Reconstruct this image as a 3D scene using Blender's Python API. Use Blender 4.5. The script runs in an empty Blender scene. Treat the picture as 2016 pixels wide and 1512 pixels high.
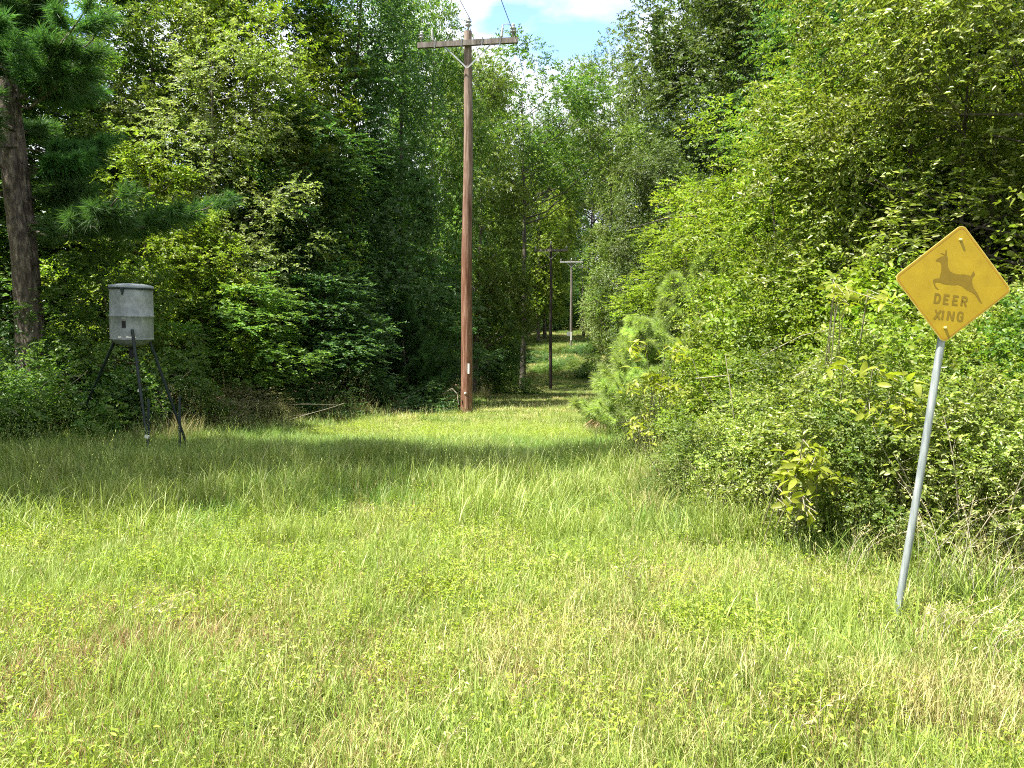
import bpy, math, random
import numpy as np
from mathutils import Vector, Matrix
R = math.radians
SC = bpy.context.scene
COL = SC.collection
# ------------------------------------------------------------------ camera
F = 1582.0; PITCH = R(4.91); EYE = 1.8
cam_d = bpy.data.cameras.new('camera'); cam = bpy.data.objects.new('camera', cam_d); COL.objects.link(cam)
cam.location = (0, 0, EYE); cam.rotation_euler = (R(90) - PITCH, 0, 0)
cam_d.sensor_width = 36; cam_d.lens = 36 * F / 2016; cam_d.clip_end = 3000; cam_d.clip_start = .05
SC.camera = cam
# ------------------------------------------------------------------ light
SUN = Vector((-.45, -.20, 1.0)).normalized()          # direction towards the sun
sun_el = math.asin(SUN.z); sun_az = math.atan2(SUN.x, SUN.y)   # azimuth from +Y towards +X
W = bpy.data.worlds.new('World'); SC.world = W; W.use_nodes = True
nt = W.node_tree; nt.nodes.clear()
out = nt.nodes.new('ShaderNodeOutputWorld'); bg = nt.nodes.new('ShaderNodeBackground')
sky = nt.nodes.new('ShaderNodeTexSky'); sky.sky_type = 'NISHITA'; sky.sun_disc = False
sky.sun_elevation = sun_el; sky.sun_rotation = sun_az; sky.air_density = .85; sky.dust_density = .2; sky.ozone_density = 3.0; sky.altitude = 1200
tc = nt.nodes.new('ShaderNodeTexCoord')
mp = nt.nodes.new('ShaderNodeMapping'); mp.inputs['Scale'].default_value = (1, 1, 2.2); mp.inputs['Location'].default_value = (.6, .1, .115)
n1 = nt.nodes.new('ShaderNodeTexNoise'); n1.inputs['Scale'].default_value = 3.1; n1.inputs['Detail'].default_value = 9; n1.inputs['Roughness'].default_value = .56
rp = nt.nodes.new('ShaderNodeValToRGB'); rp.color_ramp.elements[0].position = .34; rp.color_ramp.elements[1].position = .465
n2 = nt.nodes.new('ShaderNodeTexNoise'); n2.inputs['Scale'].default_value = 9; n2.inputs['Detail'].default_value = 6
rp2 = nt.nodes.new('ShaderNodeValToRGB'); rp2.color_ramp.elements[0].position = .3; rp2.color_ramp.elements[1].position = .7
rp2.color_ramp.elements[0].color = (2.3, 2.5, 2.8, 1); rp2.color_ramp.elements[1].color = (3.3, 3.3, 3.35, 1)
mx = nt.nodes.new('ShaderNodeMix'); mx.data_type = 'RGBA'
L = nt.links.new
L(tc.outputs['Generated'], mp.inputs['Vector']); L(mp.outputs[0], n1.inputs['Vector']); L(mp.outputs[0], n2.inputs['Vector'])
L(n1.outputs['Fac'], rp.inputs[0]); L(n2.outputs['Fac'], rp2.inputs[0])
L(rp.outputs[0], mx.inputs['Factor']); L(sky.outputs[0], mx.inputs['A']); L(rp2.outputs[0], mx.inputs['B'])
L(mx.outputs['Result'], bg.inputs['Color']); L(bg.outputs[0], out.inputs['Surface'])
bg.inputs['Strength'].default_value = .15
sd = bpy.data.lights.new('sun', 'SUN'); sd.energy = 5.0; sd.angle = R(.5); sd.color = (1, .95, .86)
so = bpy.data.objects.new('sun', sd); COL.objects.link(so); so.rotation_euler = SUN.to_track_quat('Z', 'Y').to_euler(); so.location = (-20, -10, 40)
vs = SC.view_settings
SC.display_settings.display_device = 'sRGB'; vs.view_transform = 'Standard'; vs.look = 'None'; vs.exposure = 1.8; vs.gamma = 1; vs.use_curve_mapping = False
cy = SC.cycles; cy.max_bounces = 7; cy.diffuse_bounces = 3; cy.transmission_bounces = 5; cy.glossy_bounces = 2; cy.transparent_max_bounces = 4
cy.use_denoising = False; cy.use_adaptive_sampling = True; cy.adaptive_threshold = .012; cy.filter_width = 1.05
rng = np.random.default_rng(7); random.seed(7)
# ------------------------------------------------------------------ helpers
PY = np.array([-400, -20, 0, 4.5, 9.4, 12, 20, 35, 55, 70, 86, 115, 150, 220, 400, 1200.])
PZ = np.array([0, 0, 0, -.07, -.22, -.34, -.71, -2.0, -3.4, -2.9, -1.75, -.75, -.1, .5, 1.5, 2.])
def gz(x, y):
    x = np.asarray(x, float); y = np.asarray(y, float)
    z = np.interp(y, PY, PZ)
    near = np.clip((y + 40) / 30, 0, 1) * np.clip((300 - y) / 100, 0, 1)
    z = z + near * (.035 * np.sin(x * 1.3 + 2) * np.sin(y * .9 + 1) + .06 * np.sin(x * .33 + y * .21))
    e = x - .105 * y
    z = z + .05 * np.clip(-e - 6, 0, 10)  # the wood floor on the left climbs slightly
    return z
def ray(px, py):
    v = Vector(((px - 1008) / F, -(py - 756) / F, -1)); v.rotate(Matrix.Rotation(R(90) - PITCH, 3, 'X')); return v
def at(px, py, d):
    v = ray(px, py); v = v * (d / v.y); return Vector((v.x, d, v.z + EYE))
def xat(px, d):                      # world x of picture column px at ground distance d
    p = at(px, 700, d); return p.x
def tag(o, label=None, cat=None, group=None, kind=None):
    if label: o['label'] = label
    if cat: o['category'] = cat
    if group: o['group'] = group
    if kind: o['kind'] = kind
    return o
def empty(name, loc, rz=0):
    o = bpy.data.objects.new(name, None); COL.objects.link(o); o.location = loc; o.rotation_euler = (0, 0, rz); o.empty_display_size = .2; return o
def link(name, me, parent=None, mat=None):
    o = bpy.data.objects.new(name, me); COL.objects.link(o)
    if mat is not None and not me.materials: me.materials.append(mat)
    if parent is not None: o.parent = parent
    return o
def nmesh(name, V, faces_flat, sizes, attrs=None, mats=None, midx=None):
    me = bpy.data.meshes.new(name)
    V = np.ascontiguousarray(V, np.float32); sizes = np.asarray(sizes, np.int32)
    me.vertices.add(len(V)); me.vertices.foreach_set('co', V.ravel())
    me.loops.add(len(faces_flat)); me.loops.foreach_set('vertex_index', np.asarray(faces_flat, np.int32))
    st = np.zeros(len(sizes), np.int32); st[1:] = np.cumsum(sizes)[:-1]
    me.polygons.add(len(sizes)); me.polygons.foreach_set('loop_start', st); me.polygons.foreach_set('loop_total', sizes)
    if midx is not None: me.polygons.foreach_set('material_index', np.asarray(midx, np.int32))
    for k, a in (attrs or {}).items():
        at_ = me.attributes.new(k, 'FLOAT', 'POINT'); at_.data.foreach_set('value', np.asarray(a, np.float32))
    for m in (mats or []): me.materials.append(m)
    me.update(calc_edges=True); me.validate()
    return me
def nrm(a): return a / np.maximum(np.linalg.norm(a, axis=-1, keepdims=True), 1e-9)
class MB:
    """collects tubes, boxes and polygons into one mesh"""
    def __init__(s): s.v = []; s.f = []; s.smooth = []
    def add(s, vs_, fs, smooth=False):
        o = len(s.v); s.v += [tuple(v) for v in vs_]; s.f += [tuple(i + o for i in f) for f in fs]; s.smooth += [smooth] * len(fs)
    def tube(s, pts, rad, n=8, cap=True, smooth=True):
        pts = [Vector(p) for p in pts]; m = len(pts)
        if not hasattr(rad, '__len__'): rad = [rad] * m
        vs_ = []; up = None
        for i, p in enumerate(pts):
            t = (pts[min(i + 1, m - 1)] - pts[max(i - 1, 0)]).normalized()
            if up is None: up = Vector((1, 0, 0)) if abs(t.x) < .9 else Vector((0, 1, 0))
            a = (up - t * up.dot(t)).normalized(); b = t.cross(a); up = a
            for k in range(n):
                w = 2 * math.pi * k / n; vs_.append(p + (a * math.cos(w) + b * math.sin(w)) * rad[i])
        fs = []
        for i in range(m - 1):
            for k in range(n):
                k2 = (k + 1) % n; fs.append((i * n + k, i * n + k2, (i + 1) * n + k2, (i + 1) * n + k))
        s.add(vs_, fs, smooth)
        if cap:
            s.add(vs_[:n][::-1], [tuple(range(n))]); s.add(vs_[-n:], [tuple(range(n))])
    def box(s, c, sz, rot=None, bev=0):
        c = Vector(c); hx, hy, hz = [q / 2 for q in sz]
        vs_ = [Vector((x, y, z)) for x in (-hx, hx) for y in (-hy, hy) for z in (-hz, hz)]
        if rot is not None: vs_ = [rot @ v for v in vs_]
        s.add([c + v for v in vs_], [(0, 1, 3, 2), (4, 6, 7, 5), (0, 4, 5, 1), (2, 3, 7, 6), (0, 2, 6, 4), (1, 5, 7, 3)])
    def lathe(s, prof, n=32, smooth=True, M=None):
        vs_ = []
        for r_, z in prof:
            for k in range(n):
                w = 2 * math.pi * k / n; v = Vector((r_ * math.cos(w), r_ * math.sin(w), z)); vs_.append(M @ v if M else v)
        fs = [(i * n + k, i * n + (k + 1) % n, (i + 1) * n + (k + 1) % n, (i + 1) * n + k) for i in range(len(prof) - 1) for k in range(n)]
        s.add(vs_, fs, smooth)
    def mesh(s, name, mat):
        me = bpy.data.meshes.new(name); me.from_pydata(s.v, [], s.f); me.update()
        me.polygons.foreach_set('use_smooth', s.smooth); me.materials.append(mat); return me
    def build(s, name, mat, parent=None): return link(name, s.mesh(name, mat), parent)
# ------------------------------------------------------------------ materials
def mat_new(name):
    m = bpy.data.materials.new(name); m.use_nodes = True; m.node_tree.nodes.clear(); return m, m.node_tree
def ramp(t, stops):
    r = t.nodes.new('ShaderNodeValToRGB'); e = r.color_ramp.elements
    while len(e) < len(stops): e.new(.5)
    for i, (p, c) in enumerate(stops): e[i].position = p; e[i].color = (*c, 1)
    return r
def leaf_mat(name, cols, trans=(1.2, 1.35, .5), tmix=.42, rough=.45, hv=.3, spec=.35, objvar=.2):
    m, t = mat_new(name); N = t.nodes.new; Lk = t.links.new
    a = N('ShaderNodeAttribute'); a.attribute_name = 'v'
    n = len(cols); r = ramp(t, [(i / (n - 1), c) for i, c in enumerate(cols)])
    Lk(a.outputs['Fac'], r.inputs[0])
    c = N('ShaderNodeAttribute'); c.attribute_name = 'c'
    oi = N('ShaderNodeObjectInfo')
    hs = N('ShaderNodeHueSaturation'); Lk(r.outputs[0], hs.inputs['Color'])
    mr = N('ShaderNodeMapRange'); mr.inputs['To Min'].default_value = 1 - hv; mr.inputs['To Max'].default_value = 1 + hv
    Lk(c.outputs['Fac'], mr.inputs['Value'])
    mo = N('ShaderNodeMapRange'); mo.inputs['To Min'].default_value = 1 - objvar; mo.inputs['To Max'].default_value = 1 + objvar; Lk(oi.outputs['Random'], mo.inputs['Value'])
    mu = N('ShaderNodeMath'); mu.operation = 'MULTIPLY'; Lk(mr.outputs[0], mu.inputs[0]); Lk(mo.outputs[0], mu.inputs[1]); Lk(mu.outputs[0], hs.inputs['Value'])
    mh = N('ShaderNodeMapRange'); mh.inputs['To Min'].default_value = .488; mh.inputs['To Max'].default_value = .512; Lk(c.outputs['Fac'], mh.inputs['Value']); Lk(mh.outputs[0], hs.inputs['Hue'])
    p = N('ShaderNodeBsdfPrincipled'); p.inputs['Roughness'].default_value = rough; p.inputs['Specular IOR Level'].default_value = spec
    Lk(hs.outputs[0], p.inputs['Base Color'])
    tr = N('ShaderNodeBsdfTranslucent'); mm = N('ShaderNodeMix'); mm.data_type = 'RGBA'; mm.blend_type = 'MULTIPLY'; mm.inputs['Factor'].default_value = 1
    Lk(hs.outputs[0], mm.inputs['A']); mm.inputs['B'].default_value = (*trans, 1); Lk(mm.outputs['Result'], tr.inputs['Color'])
    ms = N('ShaderNodeMixShader'); ms.inputs[0].default_value = tmix; Lk(p.outputs[0], ms.inputs[1]); Lk(tr.outputs[0], ms.inputs[2])
    o = N('ShaderNodeOutputMaterial'); Lk(ms.outputs[0], o.inputs['Surface']); return m
def surf_mat(name, cols, scale=(8, 8, 8), rough=.8, bump=.3, detail=8, metal=0, spec=.3, coord='Object', bd=.02, nrough=.6):
    m, t = mat_new(name); N = t.nodes.new; Lk = t.links.new
    tcd = N('ShaderNodeTexCoord'); mpp = N('ShaderNodeMapping'); mpp.inputs['Scale'].default_value = scale
    Lk(tcd.outputs[coord], mpp.inputs['Vector'])
    n = N('ShaderNodeTexNoise'); n.inputs['Scale'].default_value = 1; n.inputs['Detail'].default_value = detail; n.inputs['Roughness'].default_value = nrough; Lk(mpp.outputs[0], n.inputs['Vector'])
    k = len(cols); r = ramp(t, [(.3 + .4 * i / (k - 1), c) for i, c in enumerate(cols)]); Lk(n.outputs['Fac'], r.inputs[0])
    p = N('ShaderNodeBsdfPrincipled'); p.inputs['Roughness'].default_value = rough; p.inputs['Metallic'].default_value = metal; p.inputs['Specular IOR Level'].default_value = spec
    Lk(r.outputs[0], p.inputs['Base Color'])
    b = N('ShaderNodeBump'); b.inputs['Strength'].default_value = bump; b.inputs['Distance'].default_value = bd; Lk(n.outputs['Fac'], b.inputs['Height']); Lk(b.outputs[0], p.inputs['Normal'])
    o = N('ShaderNodeOutputMaterial'); Lk(p.outputs[0], o.inputs['Surface']); return m
M = {}
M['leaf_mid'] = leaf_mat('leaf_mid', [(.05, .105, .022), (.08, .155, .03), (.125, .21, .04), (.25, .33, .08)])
M['leaf_lime'] = leaf_mat('leaf_lime', [(.1, .16, .018), (.155, .225, .025), (.22, .29, .035), (.4, .43, .09)], tmix=.45)
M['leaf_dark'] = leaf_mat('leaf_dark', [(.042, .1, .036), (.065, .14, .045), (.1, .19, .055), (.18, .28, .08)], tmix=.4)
M['leaf_pale'] = leaf_mat('leaf_pale', [(.1, .135, .045), (.15, .19, .07), (.22, .26, .1), (.4, .43, .22)], tmix=.4)
M['leaf_olive'] = leaf_mat('leaf_olive', [(.065, .105, .02), (.095, .145, .026), (.145, .195, .04), (.27, .31, .09)])
M['leaf_privet'] = leaf_mat('leaf_privet', [(.1, .145, .028), (.17, .22, .038), (.26, .31, .06), (.6, .6, .28)], tmix=.42, rough=.38, spec=.5)  # palest stop paints leaf gloss into the colour
M['leaf_yellow'] = leaf_mat('leaf_yellow', [(.16, .21, .02), (.22, .26, .028), (.29, .31, .04), (.42, .38, .06)], tmix=.45, rough=.42)
M['leaf_grey'] = leaf_mat('leaf_grey', [(.045, .075, .024), (.07, .105, .032), (.105, .145, .045), (.19, .22, .09)], tmix=.36)
M['leaf_dry'] = leaf_mat('leaf_dry', [(.07, .09, .03), (.13, .13, .05), (.17, .15, .07), (.27, .23, .13)], tmix=.3)
M['needle_dark'] = leaf_mat('needle_dark', [(.04, .1, .035), (.06, .14, .045), (.085, .18, .055), (.14, .24, .08)], tmix=.4, rough=.45)
M['needle_light'] = leaf_mat('needle_light', [(.2, .27, .09), (.28, .36, .13), (.37, .45, .18), (.55, .6, .3)], tmix=.45, rough=.45)
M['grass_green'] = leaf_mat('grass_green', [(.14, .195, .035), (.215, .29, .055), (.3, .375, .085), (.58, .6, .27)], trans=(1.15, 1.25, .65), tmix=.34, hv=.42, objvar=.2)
M['grass_lush'] = leaf_mat('grass_lush', [(.09, .155, .032), (.14, .23, .048), (.2, .3, .065), (.36, .42, .15)], trans=(1.15, 1.3, .55), hv=.4, tmix=.36, objvar=.12)  # lush grass, greened to carry the tint of the shade band too
M['grass_dry'] = leaf_mat('grass_dry', [(.2, .2, .06), (.34, .31, .11), (.46, .41, .18), (.62, .55, .32)], trans=(1.1, 1.1, .8), tmix=.3, hv=.4, objvar=.15)
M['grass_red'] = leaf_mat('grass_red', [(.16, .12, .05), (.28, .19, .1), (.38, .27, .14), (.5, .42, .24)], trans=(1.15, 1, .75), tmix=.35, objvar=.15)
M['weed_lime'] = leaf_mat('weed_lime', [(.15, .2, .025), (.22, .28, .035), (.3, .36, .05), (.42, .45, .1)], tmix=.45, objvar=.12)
M['bark_grey'] = surf_mat('bark_grey', [(.05, .042, .032), (.12, .1, .08), (.22, .2, .17)], scale=(14, 14, 3), bump=.6)
M['bark_dark'] = surf_mat('bark_dark', [(.025, .02, .015), (.06, .05, .038), (.12, .1, .08)], scale=(12, 12, 3), bump=.6)
M['bark_pine'] = surf_mat('bark_pine', [(.025, .019, .015), (.1, .078, .064), (.3, .245, .2)], scale=(16, 16, 5), bump=.9, bd=.04)
M['twig'] = surf_mat('twig', [(.2, .17, .12), (.34, .3, .23)], scale=(9, 9, 9), bump=.1)
# ------------------------------------------------------------------ ground
def ground_material():
    m, t = mat_new('ground'); N = t.nodes.new; Lk = t.links.new
    g = N('ShaderNodeNewGeometry'); sp = N('ShaderNodeSeparateXYZ'); Lk(g.outputs['Position'], sp.inputs[0])
    n = N('ShaderNodeTexNoise'); n.inputs['Scale'].default_value = 9; n.inputs['Detail'].default_value = 12; n.inputs['Roughness'].default_value = .75; Lk(g.outputs['Position'], n.inputs['Vector'])
    nb = N('ShaderNodeTexNoise'); nb.inputs['Scale'].default_value = .7; nb.inputs['Detail'].default_value = 5; Lk(g.outputs['Position'], nb.inputs['Vector'])
    r1 = ramp(t, [(.3, (.035, .04, .012)), (.45, (.07, .085, .02)), (.55, (.12, .14, .035)), (.7, (.2, .18, .08))]); Lk(n.outputs['Fac'], r1.inputs[0])
    r2 = ramp(t, [(.3, (.03, .02, .012)), (.5, (.075, .055, .03)), (.7, (.16, .12, .07))]); Lk(n.outputs['Fac'], r2.inputs[0])
    # leaf litter where the wood stands
    mu = N('ShaderNodeMath'); mu.operation = 'MULTIPLY_ADD'; Lk(sp.outputs['Y'], mu.inputs[0]); mu.inputs[1].default_value = -.105; Lk(sp.outputs['X'], mu.inputs[2])
    ab = N('ShaderNodeMath'); ab.operation = 'ABSOLUTE'; ad = N('ShaderNodeMath'); ad.operation = 'ADD'; Lk(mu.outputs[0], ad.inputs[0]); ad.inputs[1].default_value = 1.0; Lk(ad.outputs[0], ab.inputs[0])
    a2 = N('ShaderNodeMath'); a2.operation = 'MULTIPLY_ADD'; Lk(nb.outputs['Fac'], a2.inputs[0]); a2.inputs[1].default_value = 3; Lk(ab.outputs[0], a2.inputs[2])
    mr = N('ShaderNodeMapRange'); mr.inputs['From Min'].default_value = 4.8; mr.inputs['From Max'].default_value = 6.5; Lk(a2.outputs[0], mr.inputs['Value'])
    my = N('ShaderNodeMapRange'); my.inputs['From Min'].default_value = 8; my.inputs['From Max'].default_value = 14; Lk(sp.outputs['Y'], my.inputs['Value'])
    mm = N('ShaderNodeMath'); mm.operation = 'MULTIPLY'; Lk(mr.outputs[0], mm.inputs[0]); Lk(my.outputs[0], mm.inputs[1])
    mx_ = N('ShaderNodeMix'); mx_.data_type = 'RGBA'; Lk(mm.outputs[0], mx_.inputs['Factor']); Lk(r1.outputs[0], mx_.inputs['A']); Lk(r2.outputs[0], mx_.inputs['B'])
    p = N('ShaderNodeBsdfPrincipled'); p.inputs['Roughness'].default_value = .95; p.inputs['Specular IOR Level'].default_value = .1; Lk(mx_.outputs['Result'], p.inputs['Base Color'])
    b = N('ShaderNodeBump'); b.inputs['Strength'].default_value = .8; b.inputs['Distance'].default_value = .06; Lk(n.outputs['Fac'], b.inputs['Height']); Lk(b.outputs[0], p.inputs['Normal'])
    o = N('ShaderNodeOutputMaterial'); Lk(p.outputs[0], o.inputs['Surface']); return m
gx = np.unique(np.concatenate([np.arange(-40, 50, 1.), np.linspace(-1200, -40, 24), np.linspace(50, 1200, 24)]))
gy = np.unique(np.concatenate([np.arange(-30, 190, 1.), np.linspace(-400, -30, 10), np.linspace(190, 1600, 30)]))
X, Y = np.meshgrid(gx, gy); Z = gz(X, Y)
nx, ny = len(gx), len(gy); idx = np.arange(nx * ny).reshape(ny, nx)
q = np.stack([idx[:-1, :-1], idx[:-1, 1:], idx[1:, 1:], idx[1:, :-1]], -1).reshape(-1)
gme = nmesh('ground', np.stack([X, Y, Z], -1).reshape(-1, 3), q, np.full((nx - 1) * (ny - 1), 4), mats=[ground_material()])
gme.polygons.foreach_set('use_smooth', [True] * len(gme.polygons))
tag(link('ground', gme), 'gently dipping grassy ground of the mown clearing', kind='structure')
# ------------------------------------------------------------------ leaf makers
def leaf_arrays(P, A, Nn, Ln, Wd, v, c, fold=.25, droop=.12, hexa=False):
    n = len(P); A = nrm(A); S = nrm(np.cross(A, Nn)); U = np.cross(S, A)
    Ln = np.broadcast_to(Ln, n)[:, None]; Wd = np.broadcast_to(Wd, n)[:, None]
    if not hexa:
        V = np.stack([P, P + A * Ln * .45 + S * Wd * .5 + U * Wd * fold, P + A * Ln - U * Ln * droop, P + A * Ln * .45 - S * Wd * .5 + U * Wd * fold], 1).reshape(-1, 3)
        b = (np.arange(n) * 4)[:, None]; Fc = np.concatenate([b + [0, 2, 1], b + [0, 3, 2]], 1).reshape(-1)
        return V, Fc, np.full(2 * n, 3), np.repeat(v, 4), np.repeat(c, 4)
    V = np.stack([P, P + A * Ln * .25 + S * Wd * .42 + U * Wd * fold * .84, P + A * Ln * .65 + S * Wd * .4 + U * (Wd * fold * .8 - Ln * droop * .4), P + A * Ln - U * Ln * droop,
                  P + A * Ln * .65 - S * Wd * .4 + U * (Wd * fold * .8 - Ln * droop * .4), P + A * Ln * .25 - S * Wd * .42 + U * Wd * fold * .84], 1).reshape(-1, 3)
    b = (np.arange(n) * 6)[:, None]; Fc = np.concatenate([b + [0, 3, 2, 1], b + [0, 5, 4, 3]], 1).reshape(-1)
    return V, Fc, np.full(2 * n, 4), np.repeat(v, 6), np.repeat(c, 6)
def sprays(rg, C, D, cl, tl, k, ll, lw, up=1.0, hexa=False, droop_t=.25):
    """twigs start at C going along D; k leaves set alternately along each"""
    T = len(C); D = nrm(D)
    t = np.linspace(.12, 1, k)[None, :] + rg.normal(0, .03, (T, k)); LT = tl * rg.uniform(.6, 1.25, (T, 1))
    P = C[:, None, :] + D[:, None, :] * (t * LT)[..., None]; P[..., 2] -= droop_t * (t * LT) ** 2 / np.maximum(tl, .01)
    sd_ = nrm(np.cross(D, np.array([0, 0, 1.]) + rg.normal(0, .15, (T, 3))))
    sg = np.where(np.arange(k) % 2 == 0, 1., -1.)
    A = D[:, None, :] * .55 + sd_[:, None, :] * sg[None, :, None] + rg.normal(0, .32, (T, k, 3))
    Nn = np.array([0, 0, up]) + D[:, None, :] * .25 + rg.normal(0, .5, (T, k, 3))
    s = rg.uniform(.6, 1.25, (T, k))
    v = np.clip(rg.beta(2, 2.6, (T, k)) + rg.normal(0, .1, (T, 1)), 0, 1); c = np.repeat(cl[:, None], k, 1)
    return leaf_arrays(P.reshape(-1, 3), A.reshape(-1, 3), Nn.reshape(-1, 3), (s * ll).reshape(-1), (s * lw).reshape(-1), v.reshape(-1), c.reshape(-1), hexa=hexa)
def crown(name, rg, mat, H, r, z0, shape, nclump, rc, ntw, tl, k, ll, lw, flat=.6, hexa=False, inner=.35, up=1.0, jit=.12, gaps=0.):
    """clumps of leafy twigs in the volume under profile shape(u); returns the mesh and clump centres"""
    u = rg.uniform(0, 1, nclump * 3); w = np.array([shape(q_) for q_ in u]); keep = rg.uniform(0, 1, nclump * 3) < (w / max(w.max(), .01)) ** 1.0
    u = u[keep][:nclump]; w = w[keep][:nclump]; n = len(u)
    a = rg.uniform(0, 2 * np.pi, n); rr = r * w * (inner + (1 - inner) * np.sqrt(rg.uniform(0, 1, n)))
    lob = 1 + .22 * np.sin(a * 3 + u * 5 + rg.uniform(0, 6)) + .12 * np.sin(a * 5 - u * 9)
    cc = np.stack([rr * lob * np.cos(a), rr * lob * np.sin(a), z0 + u * (H - z0)], 1); cc += rg.normal(0, jit * r, (n, 3)) * [1, 1, .5]
    if gaps > 0:
        f = np.sin(cc[:, 0] * 1.9 + 1) * np.sin(cc[:, 1] * 1.7 + 2) * np.sin(cc[:, 2] * 1.5); cc = cc[f > -1 + gaps * 1.2] if gaps < .9 else cc
        n = len(cc)
    rs = rc * rg.uniform(.6, 1.35, n)
    off = nrm(rg.normal(0, 1, (n, ntw, 3))) * (rg.uniform(.15, 1, (n, ntw, 1)) ** .5) * rs[:, None, None] * [1, 1, flat]
    C = cc[:, None, :] + off; outw = nrm(cc * [1, 1, 0] + 1e-6)
    D = off / rs[:, None, None] + outw[:, None, :] * .6 + [0, 0, .12] + rg.normal(0, .3, (n, ntw, 3))
    cl = np.repeat(np.clip(rg.normal(.5, .25, n), 0, 1), ntw)
    V, Fc, Sz, v, c = sprays(rg, C.reshape(-1, 3), D.reshape(-1, 3), cl, tl, k, ll, lw, up=up, hexa=hexa)
    return nmesh(name, V, Fc, Sz, {'v': v, 'c': c}, [mat]), cc
def trunk_mesh(name, rg, mat, H, r0, cc, nl=22, lean=.3, twigs=0, stems=1, zmin=.15):
    b = MB(); 
    for s in range(stems):
        ox, oy = (rg.normal(0, .25, 2) if stems > 1 else (0, 0)); lx, ly = rg.normal(0, lean, 2) + np.array([ox, oy]) * 2
        ph = rg.uniform(0, 6, 2); pts = []
        Hs = H * .9 * (1 if s == 0 else rg.uniform(.6, .95))
        for i in range(11):
            u = i / 10; pts.append(Vector((ox + lx * u + .12 * math.sin(u * 5 + ph[0]), oy + ly * u + .12 * math.sin(u * 4 + ph[1]), -.15 + u * Hs)))
        rr = [max(r0 * (1 - .85 * (i / 10)) * (1.35 if i == 0 else 1), .008) / (1 if stems == 1 else 1.4) for i in range(11)]
        b.tube(pts, rr, 9)
        if len(cc):
            for j in rg.choice(len(cc), min(nl // stems, len(cc)), replace=False):
                e = Vector(cc[j]); u = max(zmin, min(.93, (e.z - .35 * math.hypot(e.x, e.y)) / Hs)); i0 = int(u * 10); fr = u * 10 - i0
                s0 = pts[i0].lerp(pts[min(i0 + 1, 10)], fr); m = s0.lerp(e, .5) + Vector((rg.normal(0, .1), rg.normal(0, .1), -.06 * (e - s0).length + rg.normal(0, .1)))
                rb = rr[i0] * .45; b.tube([s0, s0.lerp(m, .6), m, m.lerp(e, .6), e], [rb, rb * .8, rb * .6, rb * .4, rb * .15], 5, cap=False)
    return b.mesh(name, mat)
ov = lambda u: max(.05, math.sin(math.pi * min(1, (u * .9 + .08))) ** .6)
col_ = lambda u: max(.05, (1 - u ** 3) ** .6 * (.75 + .25 * math.sin(u * 9)))
dome = lambda u: max(.05, math.sqrt(max(0, 1 - (u * .98) ** 2.2)))
top_heavy = lambda u: max(.05, math.sin(math.pi * min(1, u * .75 + .2)) ** .8)
SP = {}
def species(key, cr, tr):
    SP[key] = (cr[0], tr)
def mk(key, seed, matl, bark, H, r, z0, shape, nclump, rc, ntw, tl, k, ll, lw, r0=.16, nl=26, stems=1, lean=.3, **kw):
    rg = np.random.default_rng(seed); me, cc = crown(key + '_crown', rg, M[matl], H, r, z0, shape, nclump, rc, ntw, tl, k, ll, lw, **kw)
    SP[key] = (me, trunk_mesh(key + '_trunk', rg, M[bark], H, r0, cc, nl=nl, stems=stems, lean=lean), H, r)
mk('ovate', 11, 'leaf_mid', 'bark_grey', 12, 3.0, 1.6, ov, 250, .75, 34, .42, 11, .115, .068)
mk('clumpy', 12, 'leaf_mid', 'bark_grey', 12, 3.3, 2.2, top_heavy, 190, .8, 38, .45, 11, .12, .07, flat=.45, gaps=.3)
mk('column', 13, 'leaf_dark', 'bark_dark', 12, 2.4, .3, col_, 260, .62, 32, .36, 11, .105, .06, inner=.45)
mk('oak', 14, 'leaf_olive', 'bark_dark', 12, 4.0, 7.2, top_heavy, 130, .75, 34, .4, 10, .12, .065, flat=.5, gaps=.45, nl=50, r0=.15)
mk('sapling', 15, 'leaf_lime', 'bark_grey', 5, 1.5, .4, ov, 90, .42, 26, .3, 10, .085, .05, r0=.05, nl=30, flat=.4)
mk('sapling_pale', 16, 'leaf_pale', 'bark_grey', 8, 2.0, .6, ov, 180, .5, 28, .34, 11, .08, .042, r0=.09, nl=40, flat=.5)
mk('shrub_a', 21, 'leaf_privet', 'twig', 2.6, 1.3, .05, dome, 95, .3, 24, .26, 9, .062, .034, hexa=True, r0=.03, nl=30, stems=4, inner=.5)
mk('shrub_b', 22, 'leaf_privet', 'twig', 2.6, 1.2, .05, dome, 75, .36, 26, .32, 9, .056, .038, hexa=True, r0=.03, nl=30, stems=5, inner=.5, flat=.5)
mk('shrub_c', 26, 'leaf_mid', 'twig', 2.6, 1.25, .05, dome, 70, .36, 20, .34, 8, .085, .052, hexa=True, r0=.03, nl=30, stems=5, inner=.45)
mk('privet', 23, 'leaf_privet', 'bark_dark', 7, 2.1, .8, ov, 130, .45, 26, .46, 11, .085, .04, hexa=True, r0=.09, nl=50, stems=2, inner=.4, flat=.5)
mk('brush', 24, 'leaf_dry', 'twig', 1.6, 1.1, .02, dome, 70, .3, 22, .3, 8, .05, .022, r0=.02, nl=40, stems=6, inner=.4)
mk('low', 25, 'leaf_mid', 'twig', 1.2, 1.0, .02, dome, 60, .28, 22, .25, 9, .06, .036, r0=.015, nl=16, stems=4, inner=.4)

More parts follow.
